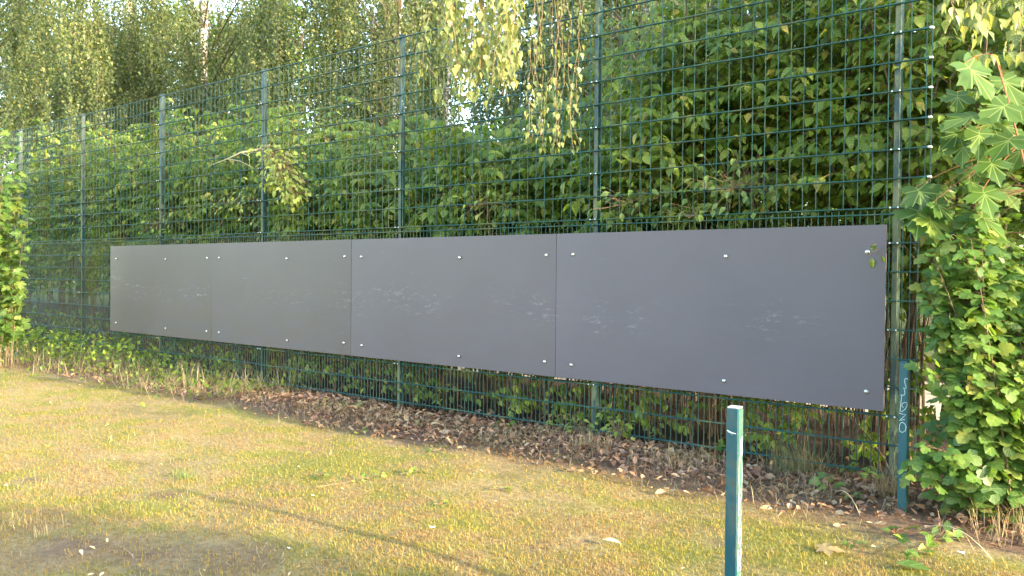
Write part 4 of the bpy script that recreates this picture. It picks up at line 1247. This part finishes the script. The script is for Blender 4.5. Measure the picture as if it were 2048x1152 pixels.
leafy_branch('cut_branch', lawn_pts((1800, 1112), (1845, 1100), (1880, 1080), (1895, 1060), lift=.03), 42, (.05, .085), 'cut leafy branch lying on the lawn below the right shrub', 'branch', rg, CURRANT_LEAF, 'cut', DOG_HI, DOG_LO, .05, .003, up=up, down=0, flat=True)
leafy_branch('cut_twig', lawn_pts((632, 976), (690, 966), (720, 958), (755, 952)), 22, (.03, .055), 'long cut twig with leaves on the lawn, centre left', 'twig', rg, GREEN_LEAF, 'cut2', DOG_HI, DOG_LO, .025, .003, up=up, down=0, flat=True)
leafy_branch('cut_sprig', lawn_pts((618, 955), (640, 950), (652, 948)), 14, (.04, .06), 'small cut sprig on the lawn left of the long twig', 'sprig', rg, CURRANT_LEAF, 'cut3', DOG_HI, DOG_LO, .03, .003, up=up, down=0, flat=True)
leafy_branch('cut_sprig', lawn_pts((800, 950), (825, 948), (840, 946)), 14, (.03, .05), 'small cut sprig on the lawn right of the long twig', 'sprig', rg, GREEN_LEAF, 'cut4', DOG_HI, DOG_LO, .025, .003, up=up, down=0, flat=True)
leafy_branch('cut_sprig', lawn_pts((980, 980), (1005, 978), (1035, 976)), 12, (.03, .045), 'thin cut sprig on the lawn, centre', 'sprig', rg, GREEN_LEAF, 'cut5', DOG_HI, DOG_LO, .02, .002, up=up, down=0, flat=True)
def ground_leaf(px, py, s, proto, key, mat, az, label, cat='leaf', nm='fallen_leaf', lift=.03):
    q = on_g(px, py); q[2] = float(gz(q[0], q[1])) + lift
    o = link(nm, leaf_data(key, proto, mat))
    Y = np.array([[math.cos(az), math.sin(az), .05]]); X_, Y_, Z_ = frames(Y, np.array([[-.1, -.15, 1]]))
    mm = Matrix.Identity(4)
    for a_ in range(3): mm[a_][0], mm[a_][1], mm[a_][2], mm[a_][3] = X_[0, a_] * s, Y_[0, a_] * s, Z_[0, a_] * s, q[a_]
    o.matrix_basis = mm
    return tag(o, label, cat)
BROWN = leaf_mat('brown_maple_leaf', [(0, (0.36, 0.22, 0.11)), (1, (0.44, 0.29, 0.15))], .15, .7, .2)
ground_leaf(1640, 1098, .13, MAPLE_HI, 'bml', BROWN, .4, 'curled tan maple leaf on the lawn between the two short posts')
ground_leaf(1790, 1132, .17, rib_leaf(.27, .1, .1), 'bdl', CURRANT_LEAF, .1, 'big pale green leaf on the lawn at the bottom right')
ground_leaf(932, 800, .10, LOBED_HI, 'lgl', CURRANT_LEAF, 1.2, 'yellow green leaf caught on the fence bars, centre', lift=.18)
ground_leaf(1205, 1085, .11, rib_leaf(.2, .1, .2), 'gls', STRAW, .2, 'narrow straw coloured leaf on the lawn, right of centre')
ground_leaf(160, 1103, .10, rib_leaf(.1, .1, .2), 'gls2', STRAW, -.3, 'thin pale dry leaf on the bare patch at lower left')
def scrap(px, py, s, label, rg):
    s = s * .65
    q = on_g(px, py); q[2] = float(gz(q[0], q[1])) + .012
    n = 4
    V = []; fs = []
    for i in range(n):
        for j in range(n): V.append((q[0] + (i / 3 - .5) * s, q[1] + (j / 3 - .5) * s * .6, q[2] + .25 * s * rg.random()))
    for i in range(n - 1):
        for j in range(n - 1): p = i * n + j; fs.append((p, p + n, p + n + 1, p + 1))
    b = MB(); b.add(V, fs)
    tag(b.build('paper_scrap', PAPER, loc=q), label, 'scrap')
scrap(865, 1062, .05, 'crumpled white paper scrap on the lawn, centre', rg)
scrap(1570, 976, .06, 'white paper scrap in the litter right of the near short post', rg)
scrap(1020, 862, .05, 'pale paper scrap in the dead leaves below the board seam', rg)
scrap(1922, 1108, .05, 'white paper scrap on the lawn near the right edge', rg)
scrap(578, 1102, .03, 'tiny white scrap on the shaded lawn', rg)
